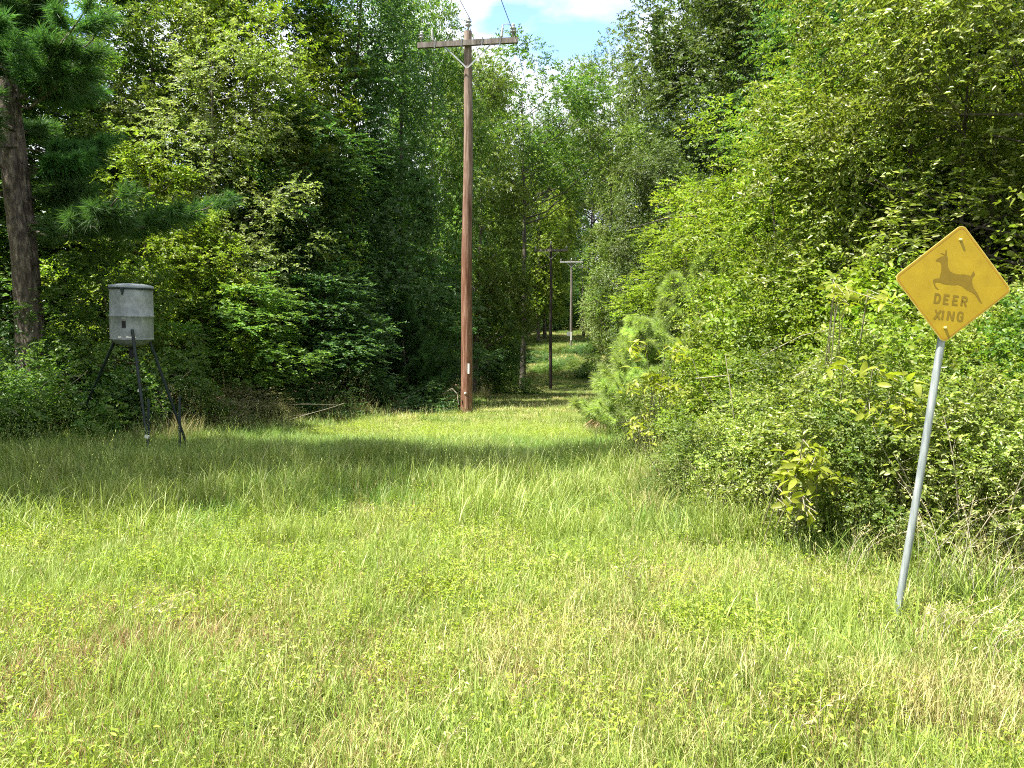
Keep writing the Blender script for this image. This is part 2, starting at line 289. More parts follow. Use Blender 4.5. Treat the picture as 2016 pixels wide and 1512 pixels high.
def needles(rg, C, D, cl, nn, ln, wd):
    """tufts of nn long needles round shoots C->D"""
    T = len(C); D = nrm(D)
    t = rg.uniform(-.55, .25, (T, nn)) * ln; sp = nrm(rg.normal(0, 1, (T, nn, 3)))
    A = nrm(D[:, None, :] * rg.uniform(.45, 1.3, (T, nn, 1)) + sp * .8); A[..., 2] -= .06
    P = C[:, None, :] + D[:, None, :] * t[..., None]; LL = ln * rg.uniform(.7, 1.15, (T, nn, 1))
    S = nrm(np.cross(A, rg.normal(0, 1, (T, nn, 3)))); w = wd
    tip = P + A * LL; tip[..., 2] -= .12 * LL[..., 0]
    mid = P + A * LL * .55
    V = np.stack([P - S * w * .5, P + S * w * .5, mid + S * w * .45, tip, mid - S * w * .45], 2).reshape(-1, 3); n = T * nn
    b = (np.arange(n) * 5)[:, None]; Fc = (b + [0, 1, 2, 3, 4]).reshape(-1)
    v = np.clip(rg.beta(2, 2.5, n), 0, 1); c = np.repeat(cl, nn)
    return V, Fc, np.full(n, 5), np.repeat(v, 5), np.repeat(c, 5)
def pine(key, seed, matl, H, zlo, rad, nwh, r0, nn, ln, wd, sub=5, taper=1.0, up=.25, bark='bark_pine', side=None):
    rg = np.random.default_rng(seed); Cs, Ds, cl = [], [], []; b = MB()
    nseg = 14; tp = [Vector((.1 * math.sin(i * .5), .1 * math.cos(i * .4) - .1, -.2 + H * i / nseg)) for i in range(nseg + 1)]
    b.tube(tp, [max(r0 * (1 - .85 * i / nseg) * (1.25 if i == 0 else 1), .012) for i in range(nseg + 1)], 12)
    for w in range(nwh):
        u = w / max(nwh - 1, 1); z = zlo + (H * .97 - zlo) * u ** .9
        Lb = rad * ((1 - u) ** taper * .9 + .12) * rg.uniform(.8, 1.15)
        for q_ in range(rg.integers(3, 6)):
            a = rg.uniform(0, 2 * math.pi)
            l_ = Lb * rg.uniform(.75, 1.15)
            if side: l_ *= .42 if math.sin(a) > -.1 else 1.0
            s0 = Vector((0, 0, z + rg.normal(0, .08))); d = Vector((math.cos(a), math.sin(a), up + .35 * u)); d.normalize()
            pts = [s0 + d * l_ * i / 6 + Vector((0, 0, -.1 * l_ * math.sin(math.pi * i / 6) + .04 * i / 6 * l_)) + Vector(rg.normal(0, .02 * l_, 3)) * (i > 0) for i in range(7)]
            b.tube(pts, [max(.035 * l_ / 3, .006) * (1 - .12 * i) for i in range(7)], 5, cap=False)
            cv = np.clip(rg.normal(.5, .25), 0, 1)
            for i in range(2, 7):
                m = sub if i < 6 else 2
                for s in range(m):
                    sd_ = d.cross(Vector((0, 0, 1))).normalized() * (1 if s % 2 else -1)
                    dd = (d * rg.uniform(.4, 1) + sd_ * rg.uniform(.3, 1.1) * (i < 6) + Vector((0, 0, rg.uniform(0, .5)))).normalized()
                    ls = l_ * .22 * rg.uniform(.5, 1.3) * (1.2 - i * .1)
                    e = pts[i] + dd * ls; b.tube([pts[i], e], [.008, .004], 4, cap=False)
                    for f in (1., .55) if ls > ln * .9 else (1.,):
                        Cs.append(tuple(pts[i] + dd * ls * f)); Ds.append(tuple(dd + Vector((0, 0, .25)))); cl.append(cv)
    Cs.append((0, 0, H)); Ds.append((0, 0, 1)); cl.append(.7)
    V, Fc, Sz, v, c = needles(rg, np.array(Cs), np.array(Ds), np.array(cl), nn, ln, wd)
    SP[key] = (nmesh(key + '_crown', V, Fc, Sz, {'v': v, 'c': c}, [M[matl]]), b.mesh(key + '_trunk', M[bark]), H, rad)
pine('young_pine', 31, 'needle_light', 3.6, .25, 1.5, 9, .05, 100, .26, .005, sub=5, up=.45)
pine('forest_pine', 32, 'needle_dark', 14, 3.5, 3.0, 15, .2, 46, .26, .014, sub=6, taper=.6)

ntree = 0
def plant(key, name, cat, label, px, d, top=None, h=None, wpx=None, mat=None, bark=None, rot=None, group=None, lean=0, x=None):
    """stand a plant of species key at picture column px and distance d; top = picture row its tip reaches"""
    global ntree; ntree += 1
    me, tr, H, r = SP[key]; X0 = xat(px, d) if x is None else x; Z0 = float(gz(X0, d))
    if top is not None: h = at(px, top, d).z - Z0
    s = h / H; sr = s if wpx is None else (wpx / F * d / 2) / r
    o = empty(name, (X0, d, Z0), rng.uniform(0, 6.28) if rot is None else rot); o.scale = (sr, sr, s)
    if lean: o.rotation_euler[1] = lean
    tag(o, label, cat, group)
    t = link('trunk' if H > 3 else 'stems', tr, o); c = link('crown' if H > 3 else 'foliage', me, o)
    if mat: c.material_slots[0].link = 'OBJECT'; c.material_slots[0].material = M[mat]
    if bark: t.material_slots[0].link = 'OBJECT'; t.material_slots[0].material = M[bark]
    return o
# ------------------------------------------------------------------ trees of the left edge
pine('big_pine', 33, 'needle_dark', 8.3, 3.7, 3.5, 13, .25, 95, .25, .006, sub=9, up=.05, taper=.7, side=True)
def rough_trunk():
    """pine bole with plated bark: furrows cut into a fine tube"""
    n, m = 72, 260; H = 8.1; a = np.linspace(0, 2 * np.pi, n, endpoint=False); z = np.linspace(-.2, H, m); A, Zz = np.meshgrid(a, z)
    rr = .26 * (1 - .06 * Zz) * (1 + .5 * np.exp(-(Zz + .2) * 2.2))
    g = np.random.default_rng(5); ph = g.uniform(0, 6.28, 12)
    w = A + .12 * np.sin(Zz * 2.1 + ph[0]) + .08 * np.sin(Zz * 5.3 + ph[1])
    f1 = np.abs(np.sin(w * 7 + 1.2 * np.sin(Zz * 3 + ph[2]) + .8 * np.sin(Zz * 6.1 + A * 2))); f2 = np.abs(np.sin(Zz * 9 + 2.2 * np.sin(A * 5 + ph[3]) + np.sin(A * 11 + Zz)))
    dsp = -.03 * np.exp(-(f1 / .28) ** 2) - .018 * np.exp(-(f2 / .2) ** 2) + g.normal(0, .0025, A.shape)
    rr = rr + dsp
    V = np.stack([rr * np.cos(A) - .03 * Zz + .08 * np.sin(Zz * .5), rr * np.sin(A), Zz], -1).reshape(-1, 3)
    i = np.arange(n * m).reshape(m, n); j = np.roll(i, -1, 1)
    q_ = np.stack([i[:-1], j[:-1], j[1:], i[1:]], -1).reshape(-1)
    return nmesh('pine_bole', V, q_, np.full(n * (m - 1), 4), mats=[M['bark_pine']])
bp = plant('big_pine', 'pine_tree', 'pine', 'big old pine with furrowed grey-brown bark at the left edge, long dark needles hanging low', 60, 14.2, h=8.3, rot=0)
link('bole', rough_trunk(), bp)
T = [
 # key, name, category, label, px, d, top, width, material
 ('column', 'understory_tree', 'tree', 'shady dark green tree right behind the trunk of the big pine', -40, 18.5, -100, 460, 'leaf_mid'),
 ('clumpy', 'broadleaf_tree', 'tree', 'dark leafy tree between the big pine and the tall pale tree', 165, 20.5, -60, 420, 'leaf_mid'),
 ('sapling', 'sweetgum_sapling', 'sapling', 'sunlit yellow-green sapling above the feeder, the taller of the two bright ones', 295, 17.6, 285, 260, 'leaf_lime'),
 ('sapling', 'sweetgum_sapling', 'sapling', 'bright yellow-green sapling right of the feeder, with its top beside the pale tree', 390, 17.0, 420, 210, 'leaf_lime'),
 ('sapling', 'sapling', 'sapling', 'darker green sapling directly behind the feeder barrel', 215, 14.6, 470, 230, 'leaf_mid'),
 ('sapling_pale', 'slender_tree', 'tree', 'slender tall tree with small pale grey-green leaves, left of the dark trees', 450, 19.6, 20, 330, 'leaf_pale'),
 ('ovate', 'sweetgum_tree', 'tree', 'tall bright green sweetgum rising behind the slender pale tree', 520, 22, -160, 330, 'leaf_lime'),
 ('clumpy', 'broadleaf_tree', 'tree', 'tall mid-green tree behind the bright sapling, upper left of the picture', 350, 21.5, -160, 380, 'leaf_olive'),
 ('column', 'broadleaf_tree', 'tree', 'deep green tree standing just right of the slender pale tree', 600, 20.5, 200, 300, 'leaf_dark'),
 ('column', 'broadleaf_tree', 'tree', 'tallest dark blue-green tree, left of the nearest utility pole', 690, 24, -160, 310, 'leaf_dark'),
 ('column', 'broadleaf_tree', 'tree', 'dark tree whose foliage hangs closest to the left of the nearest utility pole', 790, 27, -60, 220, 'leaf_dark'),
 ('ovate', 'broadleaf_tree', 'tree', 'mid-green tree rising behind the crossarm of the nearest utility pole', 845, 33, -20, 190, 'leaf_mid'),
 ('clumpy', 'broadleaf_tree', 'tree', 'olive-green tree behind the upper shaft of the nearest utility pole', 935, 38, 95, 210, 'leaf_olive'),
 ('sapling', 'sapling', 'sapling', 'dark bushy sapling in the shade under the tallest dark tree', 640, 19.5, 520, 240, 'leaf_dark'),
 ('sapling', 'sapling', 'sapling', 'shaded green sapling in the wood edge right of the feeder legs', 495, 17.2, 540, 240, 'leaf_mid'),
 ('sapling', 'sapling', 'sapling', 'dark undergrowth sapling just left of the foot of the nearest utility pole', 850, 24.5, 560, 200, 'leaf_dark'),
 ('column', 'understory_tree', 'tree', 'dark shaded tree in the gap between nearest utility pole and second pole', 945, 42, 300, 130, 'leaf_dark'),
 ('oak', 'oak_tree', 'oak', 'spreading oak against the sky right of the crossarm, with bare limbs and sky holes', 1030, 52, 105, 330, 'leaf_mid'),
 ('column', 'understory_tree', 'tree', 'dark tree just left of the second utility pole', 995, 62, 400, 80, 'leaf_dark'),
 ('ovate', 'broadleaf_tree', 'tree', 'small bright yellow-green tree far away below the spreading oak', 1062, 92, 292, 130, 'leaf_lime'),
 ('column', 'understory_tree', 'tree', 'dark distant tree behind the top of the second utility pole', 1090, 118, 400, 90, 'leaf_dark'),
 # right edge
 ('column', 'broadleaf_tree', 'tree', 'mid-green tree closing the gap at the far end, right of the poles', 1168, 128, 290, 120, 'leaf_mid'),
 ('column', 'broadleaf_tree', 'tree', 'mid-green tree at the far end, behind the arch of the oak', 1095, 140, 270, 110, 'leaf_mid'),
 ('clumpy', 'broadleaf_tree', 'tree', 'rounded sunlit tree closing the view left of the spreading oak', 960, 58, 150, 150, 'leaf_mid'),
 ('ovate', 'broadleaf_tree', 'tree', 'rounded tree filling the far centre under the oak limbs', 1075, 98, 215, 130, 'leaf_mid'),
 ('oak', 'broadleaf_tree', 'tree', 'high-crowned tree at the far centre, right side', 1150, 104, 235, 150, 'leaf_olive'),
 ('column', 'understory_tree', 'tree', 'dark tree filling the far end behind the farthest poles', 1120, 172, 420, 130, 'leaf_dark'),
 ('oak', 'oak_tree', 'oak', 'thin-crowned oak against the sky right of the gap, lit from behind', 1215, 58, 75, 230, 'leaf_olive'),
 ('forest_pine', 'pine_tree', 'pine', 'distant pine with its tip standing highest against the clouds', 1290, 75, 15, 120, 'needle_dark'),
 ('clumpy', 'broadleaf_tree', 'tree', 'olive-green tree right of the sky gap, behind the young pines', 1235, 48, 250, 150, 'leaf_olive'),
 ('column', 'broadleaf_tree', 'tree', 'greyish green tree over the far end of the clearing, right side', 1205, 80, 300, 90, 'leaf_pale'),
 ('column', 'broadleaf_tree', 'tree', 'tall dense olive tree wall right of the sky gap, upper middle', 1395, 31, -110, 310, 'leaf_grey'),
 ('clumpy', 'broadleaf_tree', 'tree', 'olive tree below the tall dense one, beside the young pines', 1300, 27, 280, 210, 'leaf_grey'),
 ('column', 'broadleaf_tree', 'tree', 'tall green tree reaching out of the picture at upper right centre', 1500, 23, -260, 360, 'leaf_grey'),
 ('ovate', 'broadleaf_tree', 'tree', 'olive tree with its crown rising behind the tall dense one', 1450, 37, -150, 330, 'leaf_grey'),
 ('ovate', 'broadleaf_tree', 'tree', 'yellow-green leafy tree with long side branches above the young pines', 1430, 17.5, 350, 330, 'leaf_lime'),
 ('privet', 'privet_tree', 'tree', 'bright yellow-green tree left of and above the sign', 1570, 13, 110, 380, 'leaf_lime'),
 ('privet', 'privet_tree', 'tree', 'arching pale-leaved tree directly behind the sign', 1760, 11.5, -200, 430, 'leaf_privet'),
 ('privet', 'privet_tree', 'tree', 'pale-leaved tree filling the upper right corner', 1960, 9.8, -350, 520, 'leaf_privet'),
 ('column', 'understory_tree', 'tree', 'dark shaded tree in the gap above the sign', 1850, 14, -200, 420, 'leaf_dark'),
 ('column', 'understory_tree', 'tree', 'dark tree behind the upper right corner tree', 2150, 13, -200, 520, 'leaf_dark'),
 ('clumpy', 'broadleaf_tree', 'tree', 'green tree high between the bright tree and the corner tree', 1680, 18, -300, 420, 'leaf_dark'),  # dark leaves here paint the shade in the gaps of nearer crowns
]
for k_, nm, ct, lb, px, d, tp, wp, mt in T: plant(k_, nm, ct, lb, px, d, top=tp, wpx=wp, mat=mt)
for px, d, tp, wp, mt, lb in [
    (1325, 14.4, 555, 220, 'needle_light', 'light green young pine with its pointed leader beside the thicket'),
    (1252, 15.2, 635, 225, 'needle_light', 'lowest young pine spreading its long needles over the clearing edge'),
    (1390, 15.4, 500, 240, 'needle_light', 'tallest of the young pines, half hidden behind the thicket'),
    (1265, 14.0, 640, 190, 'needle_light', 'young pine squeezed between the lowest one and the one with a pointed leader'),
    (795, 22, 590, 170, 'needle_dark', 'small dark pine at the left wood edge near the pole')]:
    plant('young_pine', 'young_pine', 'pine', lb, px, d, top=tp, wpx=wp, mat=mt)
# trees standing left of the frame, whose shade falls across the grass
for x, y, h, r in [(-8.2, 7.0, 22, 1.5), (-9.2, 7.9, 17, 1.6), (-8.9, 9.8, 9.5, 1.4)]:
    me, tr, H, r0 = SP['clumpy' if h > 20 else 'ovate']; plant('clumpy' if h > 20 else 'ovate', 'broadleaf_tree', 'tree', {22: 'tallest tree', 17: 'middle tree', 9.5: 'lowest tree'}[h] + ' of the three standing just outside the left edge, shading the grass', 0, y, h=h, x=x, wpx=2 * r * F / y, mat='leaf_mid', group='trees just outside the left edge')
# the two walls of forest along the clearing
def xl(y): return np.interp(y, [12, 16, 20, 40, 55, 86, 150, 300], [-6, -4.2, -2.6, -1.0, 0, 2.9, 10, 27])
def xr(y): return np.interp(y, [5, 6, 7, 9.5, 12.5, 20, 55, 86, 150, 300], [3.3, 2.6, 1.9, 2.0, 2.2, 3.0, 5.8, 8.6, 17, 34])
g2 = np.random.default_rng(99)
SKX = [780, 860, 900, 930, 1000, 1090, 1125, 1180, 1220, 1260, 1300, 1340]; SKY = [-300, -60, 70, 110, 120, 150, 240, 200, 110, 90, 40, -300]
ORD = ['first', 'second', 'third', 'fourth', 'fifth', 'sixth', 'seventh', 'eighth', 'ninth', 'tenth', 'eleventh', 'twelfth', 'thirteenth', 'fourteenth', 'fifteenth', 'sixteenth', 'seventeenth', 'eighteenth', 'nineteenth', 'twentieth']
keys = ['ovate', 'clumpy', 'column', 'column', 'forest_pine', 'oak']
for side in (-1, 1):
    for row, (off, y0, y1, st) in enumerate([(4.2, 36, 165, 7.5), (8.5, 22, 165, 8.5), (14, 16, 120, 9)]):
        y = y0; cnt = 0
        while y < y1:
            yy = y + g2.uniform(-1.5, 1.5); xx = (xl(yy) - off - (1.2 if yy > 50 else 0) if side < 0 else xr(yy) + off + (1.2 if yy > 50 else 0)) + g2.uniform(-.8, .8); k_ = keys[g2.integers(0, 6)]
            if row == 2: k_ = ['column', 'ovate', 'forest_pine'][g2.integers(0, 3)]
            hh = g2.uniform(11, 15) + row * 1.2
            if side < 0 and row and y < 60: hh = g2.uniform(7.5, 10.5)
            if side > 0 and row == 0 and y < 60: hh = g2.uniform(8, 11)
            if side < 0 and row == 0 and y < 70: hh = g2.uniform(8, 11)
            pxx = 1008 + xx / yy * F; sk = [max(np.interp(pxx + e, SKX, SKY) for e in (-.45 * 2.5 / yy * F, 0, .45 * 2.5 / yy * F))][0]; hh = min(hh, at(pxx, sk + 30, yy).z - float(gz(xx, yy)))
            kind = 'pine' if 'pine' in k_ else 'tree'
            mt = 'needle_dark' if kind == 'pine' else ['leaf_mid', 'leaf_dark', 'leaf_olive'][g2.integers(0, 3)]
            H_ = SP[k_][2]; 
            s_ = 'left' if side < 0 else 'right'
            o = plant(k_, 'pine_tree' if kind == 'pine' else 'forest_tree', kind, f'{kind}, {ORD[cnt]} from the near end of the {["front", "second", "back"][row]} row in the {s_} wood', 0, yy, h=hh, x=xx, mat=mt, group=f'forest {s_} of the clearing, ' + ('front row' if not row else 'deeper rows') + (' pines' if kind == 'pine' else ''))
            y += st * (1 + .25 * row); cnt += 1
# far-off wood that closes the view
def far_wood():
    rg = np.random.default_rng(77); n = 2300
    a = rg.uniform(0, 1, n); ring = []
    yy = np.where(a < .3, rg.uniform(160, 230, n), rg.uniform(-20, 230, n)); sd_ = np.where(rg.uniform(0, 1, n) < .5, -1, 1)
    xx = np.where(a < .3, rg.uniform(-40, 80, n) , np.where(sd_ < 0, xl(np.maximum(yy, 12)) - rg.uniform(19, 34, n), xr(np.maximum(yy, 12)) + rg.uniform(19, 34, n)))
    zz = gz(xx, yy) + rg.uniform(.3, 1, n) ** .8 * rg.uniform(8, 13, n)
    C = np.stack([xx, yy, zz], 1)
    C = C[:, None, :] + rg.normal(0, 1, (n, 18, 3)) * [1.3, 1.3, .8]; D = rg.normal(0, 1, C.shape) + [0, 0, .3]
    cl = np.repeat(rg.uniform(0, 1, n), 18)
    V, Fc, Sz, v, c = sprays(rg, C.reshape(-1, 3), D.reshape(-1, 3), cl, 1.1, 6, .42, .3)
    tag(link('distant_woods', nmesh('distant_woods', V, Fc, Sz, {'v': v, 'c': c}, [M['leaf_mid']])), 'dense far-off wood behind the rows of trees', kind='stuff')
far_wood()
# ------------------------------------------------------------------ undergrowth and thicket
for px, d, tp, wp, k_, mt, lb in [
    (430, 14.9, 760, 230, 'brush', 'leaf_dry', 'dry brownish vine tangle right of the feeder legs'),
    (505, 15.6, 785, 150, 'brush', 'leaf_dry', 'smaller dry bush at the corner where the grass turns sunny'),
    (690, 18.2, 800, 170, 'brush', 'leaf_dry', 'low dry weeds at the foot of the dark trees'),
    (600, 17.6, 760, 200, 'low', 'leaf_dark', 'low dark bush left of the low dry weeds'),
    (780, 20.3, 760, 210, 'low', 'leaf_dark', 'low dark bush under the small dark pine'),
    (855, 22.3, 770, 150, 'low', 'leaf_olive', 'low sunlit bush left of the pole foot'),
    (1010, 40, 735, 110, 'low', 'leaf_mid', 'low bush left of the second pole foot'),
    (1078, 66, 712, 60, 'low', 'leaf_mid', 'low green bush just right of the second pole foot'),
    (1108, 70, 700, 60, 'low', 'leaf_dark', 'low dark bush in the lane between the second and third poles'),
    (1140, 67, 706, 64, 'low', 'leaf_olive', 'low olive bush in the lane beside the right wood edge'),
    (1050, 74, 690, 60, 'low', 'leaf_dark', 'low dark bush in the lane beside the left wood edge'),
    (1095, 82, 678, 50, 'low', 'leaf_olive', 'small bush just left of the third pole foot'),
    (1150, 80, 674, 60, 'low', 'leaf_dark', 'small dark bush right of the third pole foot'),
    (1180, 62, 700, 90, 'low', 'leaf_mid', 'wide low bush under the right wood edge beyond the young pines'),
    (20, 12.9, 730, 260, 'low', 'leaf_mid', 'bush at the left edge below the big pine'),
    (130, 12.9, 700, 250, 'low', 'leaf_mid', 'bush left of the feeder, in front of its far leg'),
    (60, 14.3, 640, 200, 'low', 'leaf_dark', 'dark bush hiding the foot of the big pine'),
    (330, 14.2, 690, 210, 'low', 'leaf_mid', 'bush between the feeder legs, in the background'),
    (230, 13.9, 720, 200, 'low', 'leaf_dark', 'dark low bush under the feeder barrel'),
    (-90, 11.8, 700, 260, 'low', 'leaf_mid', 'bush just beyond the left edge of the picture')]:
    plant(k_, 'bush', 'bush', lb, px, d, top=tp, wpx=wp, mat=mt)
TH = [
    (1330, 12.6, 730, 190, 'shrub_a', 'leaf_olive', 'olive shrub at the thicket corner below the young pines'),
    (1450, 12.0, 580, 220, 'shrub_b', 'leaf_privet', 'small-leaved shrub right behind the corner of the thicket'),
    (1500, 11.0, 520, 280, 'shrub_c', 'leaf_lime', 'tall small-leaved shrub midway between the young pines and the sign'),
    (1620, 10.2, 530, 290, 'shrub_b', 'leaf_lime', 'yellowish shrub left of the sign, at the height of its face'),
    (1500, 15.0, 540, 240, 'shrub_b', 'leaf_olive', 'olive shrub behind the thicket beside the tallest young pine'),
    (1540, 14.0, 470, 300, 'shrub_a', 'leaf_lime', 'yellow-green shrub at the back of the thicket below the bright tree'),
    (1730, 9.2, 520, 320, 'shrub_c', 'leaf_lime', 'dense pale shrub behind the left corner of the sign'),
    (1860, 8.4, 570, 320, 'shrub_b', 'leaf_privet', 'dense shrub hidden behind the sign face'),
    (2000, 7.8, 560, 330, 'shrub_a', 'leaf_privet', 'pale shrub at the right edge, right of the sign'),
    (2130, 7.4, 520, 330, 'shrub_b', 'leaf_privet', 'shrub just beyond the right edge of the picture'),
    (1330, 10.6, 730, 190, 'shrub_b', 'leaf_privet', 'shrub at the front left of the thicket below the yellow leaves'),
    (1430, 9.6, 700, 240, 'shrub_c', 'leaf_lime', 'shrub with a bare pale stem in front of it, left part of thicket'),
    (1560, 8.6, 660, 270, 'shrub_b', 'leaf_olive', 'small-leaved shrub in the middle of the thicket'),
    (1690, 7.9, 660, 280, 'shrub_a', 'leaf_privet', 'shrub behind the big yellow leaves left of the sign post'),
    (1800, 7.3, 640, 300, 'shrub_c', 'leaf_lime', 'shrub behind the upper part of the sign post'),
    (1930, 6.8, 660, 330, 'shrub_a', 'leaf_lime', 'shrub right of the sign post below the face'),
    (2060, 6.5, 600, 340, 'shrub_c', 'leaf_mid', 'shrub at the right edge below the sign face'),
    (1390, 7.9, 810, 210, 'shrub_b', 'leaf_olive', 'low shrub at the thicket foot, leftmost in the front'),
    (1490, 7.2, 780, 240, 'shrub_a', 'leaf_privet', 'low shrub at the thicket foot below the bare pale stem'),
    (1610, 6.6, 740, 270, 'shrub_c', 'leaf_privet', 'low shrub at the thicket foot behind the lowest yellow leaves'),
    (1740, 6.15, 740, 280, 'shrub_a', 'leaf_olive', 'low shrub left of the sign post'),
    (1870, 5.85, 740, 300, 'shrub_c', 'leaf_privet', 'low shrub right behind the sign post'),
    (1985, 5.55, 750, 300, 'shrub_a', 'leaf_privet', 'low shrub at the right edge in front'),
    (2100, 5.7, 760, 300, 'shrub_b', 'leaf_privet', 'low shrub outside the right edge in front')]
for x_, d_, k_, h_, w_, mt_, nm_, lb_ in [(6.6, 8.2, 'shrub_c', 3.2, 3.4, 'leaf_privet', 'shrub', 'broad pale shrub outside the right edge, behind the low one'), (8.6, 9.6, 'shrub_a', 3.4, 3.6, 'leaf_lime', 'shrub', 'second broad shrub outside the right edge, farther right'),
    (6.2, 11.5, 'privet', 6.5, 4.4, 'leaf_privet', 'privet_tree', 'pale-leaved tree outside the right edge behind the shrubs'), (9.8, 12.5, 'privet', 7, 5, 'leaf_lime', 'privet_tree', 'yellow-green tree outside the right edge, farther right'),
    (11.5, 10.2, 'shrub_c', 3.4, 4, 'leaf_privet', 'shrub', 'shrub ending the thicket far outside the right edge'), (13, 15, 'column', 11, 5, 'leaf_mid', 'broadleaf_tree', 'tall tree behind the thicket far outside the right edge'), (8, 16.5, 'ovate', 11, 5, 'leaf_mid', 'broadleaf_tree', 'tall green tree behind the corner tree, outside the right edge')]:
    plant(k_, nm_, 'shrub' if nm_ == 'shrub' else 'tree', lb_, 0, d_, h=h_, x=x_, wpx=w_ * F / d_, mat=mt_)
for px, d, tp, wp, k_, mt, lb in TH: plant(k_, 'shrub', 'shrub', lb, px, d, top=tp, wpx=wp, mat=mt)
# plants with big yellow-green leaves: each leaf a part
def big_leaf_mesh(L_, W_):
    n = 7; vs_, fs = [], []
    for i in range(n):
        t = i / (n - 1); w = W_ * .5 * math.sin(math.pi * min(1, t * .93 + .05)) ** .8 * (1 - .25 * t); z = -.5 * L_ * (t ** 2) * .5
        vs_ += [(-w, t * L_, z + w * .3), (0, t * L_, z), (w, t * L_, z + w * .3)]
    for i in range(n - 1):
        a = i * 3; fs += [(a, a + 1, a + 4, a + 3), (a + 1, a + 2, a + 5, a + 4)]
    me = bpy.data.meshes.new('leaf'); me.from_pydata(vs_, [], fs); me.polygons.foreach_set('use_smooth', [True] * len(fs)); me.materials.append(M['leaf_yellow'])
    for nm, base in (('v', .5), ('c', .5)):
        a_ = me.attributes.new(nm, 'FLOAT', 'POINT'); a_.data.foreach_set('value', [min(1, max(0, base + random.uniform(-.12, .12))) for _ in vs_])
    return me
BL = [big_leaf_mesh(.13, .06), big_leaf_mesh(.105, .055), big_leaf_mesh(.15, .065)]
def leafy_plant(px, py, d, wpx_, hpx, n, lb):
    """upright stems whose tops carry n big leaves round picture place (px, py)"""
    c = at(px, py, d); X0 = c.x + .1; Z0 = float(gz(X0, d)); o = tag(empty('broadleaf_shrub', (X0, d, Z0)), lb, 'shrub')
    rw = wpx_ / F * d / 2; rh = hpx / F * d / 2; b = MB(); sts = []
    for i in range(9):
        a = random.uniform(0, 6.28); e = Vector((c.x - X0 + rw * .75 * math.cos(a), rw * .6 * math.sin(a) - .1, c.z - Z0 + random.uniform(-.6, .9) * rh))
        s0 = Vector((random.uniform(-.2, .2), random.uniform(.5, .9), -.05)); m = Vector((s0.x, s0.y, 0)).lerp(e, .55) + Vector((0, 0, .5 * e.z)); pts = [s0, s0.lerp(m, .5), m, m.lerp(e, .5), e]
        b.tube(pts, [.005, .004, .0035, .003, .002], 5, cap=False); sts.append((m, e))
    b.build('stems', M['twig'], o)
    for i in range(n):
        m, e = sts[i % 9]; t = random.uniform(.1, 1.08); p = m.lerp(e, t) + Vector((random.gauss(0, rw * .16), random.gauss(0, rw * .16), random.gauss(0, rh * .14)))
        lf = link('leaf', BL[i % 3], o); lf.location = p
        lf.rotation_euler = (random.gauss(-.15, .4), random.gauss(0, .5), random.uniform(0, 6.28)); s = random.uniform(.5, .95); lf.scale = (s, s, s)
    return o
for a in [(1290, 745, 9.7, 150, 120, 240, 'yellow-leaved broadleaf shrub at the left corner of the thicket'),
          (1262, 840, 9.6, 60, 130, 90, 'lower yellow-leaved stems hanging under the corner shrub'),
          (1730, 800, 5.95, 200, 150, 150, 'big-leaved yellow-green shrub left of the sign post'),
          (1605, 920, 5.75, 140, 120, 150, 'small yellow-leaved clump near the foot of the thicket'),
          (1690, 590, 7.2, 150, 70, 90, 'yellow-tinged leafy shoots just left of the sign'),
          (1330, 430, 16.2, 200, 50, 110, 'long branch of yellowish leaves reaching left above the young pines'),
          (1570, 1000, 5.6, 70, 60, 30, 'lowest yellow-leaved sprig above the tall grass')]: leafy_plant(*a)
# bare stems and dead twigs in the thicket
def bare(pts_, r_, lb, name='bare_stem', mat='twig'):
    P_ = [at(*p) for p in pts_]; b0 = P_[0].copy(); b0.z = float(gz(b0.x, b0.y)) - .05
    b = MB(); Q = [b0 if len(P_[0:1]) and pts_[0][1] > 1e4 else P_[0]] + P_[1:]
    b.tube([q_ - Q[0] for q_ in Q], [r_ * (1 - .7 * i / (len(Q) - 1)) for i in range(len(Q))], 6)
    o = b.build(name, M[mat]); o.location = Q[0]; tag(o, lb, 'twig'); return o
bare([(1432, 1000, 7.4), (1444, 900, 7.4), (1445, 820, 7.35), (1436, 755, 7.3), (1428, 700, 7.4)], .008, 'pale bare upright stem in front of the thicket')
bare([(1370, 745, 9), (1440, 738, 8.7), (1500, 725, 8.5), (1530, 712, 8.5)], .005, 'pale bare twig lying level across the thicket')
bare([(1500, 700, 8.4), (1580, 660, 8.2), (1650, 645, 8.2), (1700, 650, 8.2)], .005, 'dry twig arching through the middle of the thicket')
bare([(1560, 745, 8.0), (1600, 720, 7.9), (1655, 712, 7.8)], .007, 'short dry twig in the thicket below the arching one')
bare([(1400, 460, 15.2), (1370, 425, 15), (1310, 430, 14.8), (1240, 450, 14.6)], .02, 'dark leafy-tipped branch above the young pines', mat='bark_dark')
bare([(1880, 1090, 5.3), (1920, 1060, 5.2), (1960, 1000, 5.1), (2010, 960, 5.1)], .006, 'dry reddish stalk right of the sign post')
bare([(880, 790, 20.6), (872, 775, 20.4), (890, 765, 20.4), (900, 775, 20.3), (903, 800, 20.2)], .02, 'pale bent dead branch left of the pole foot')
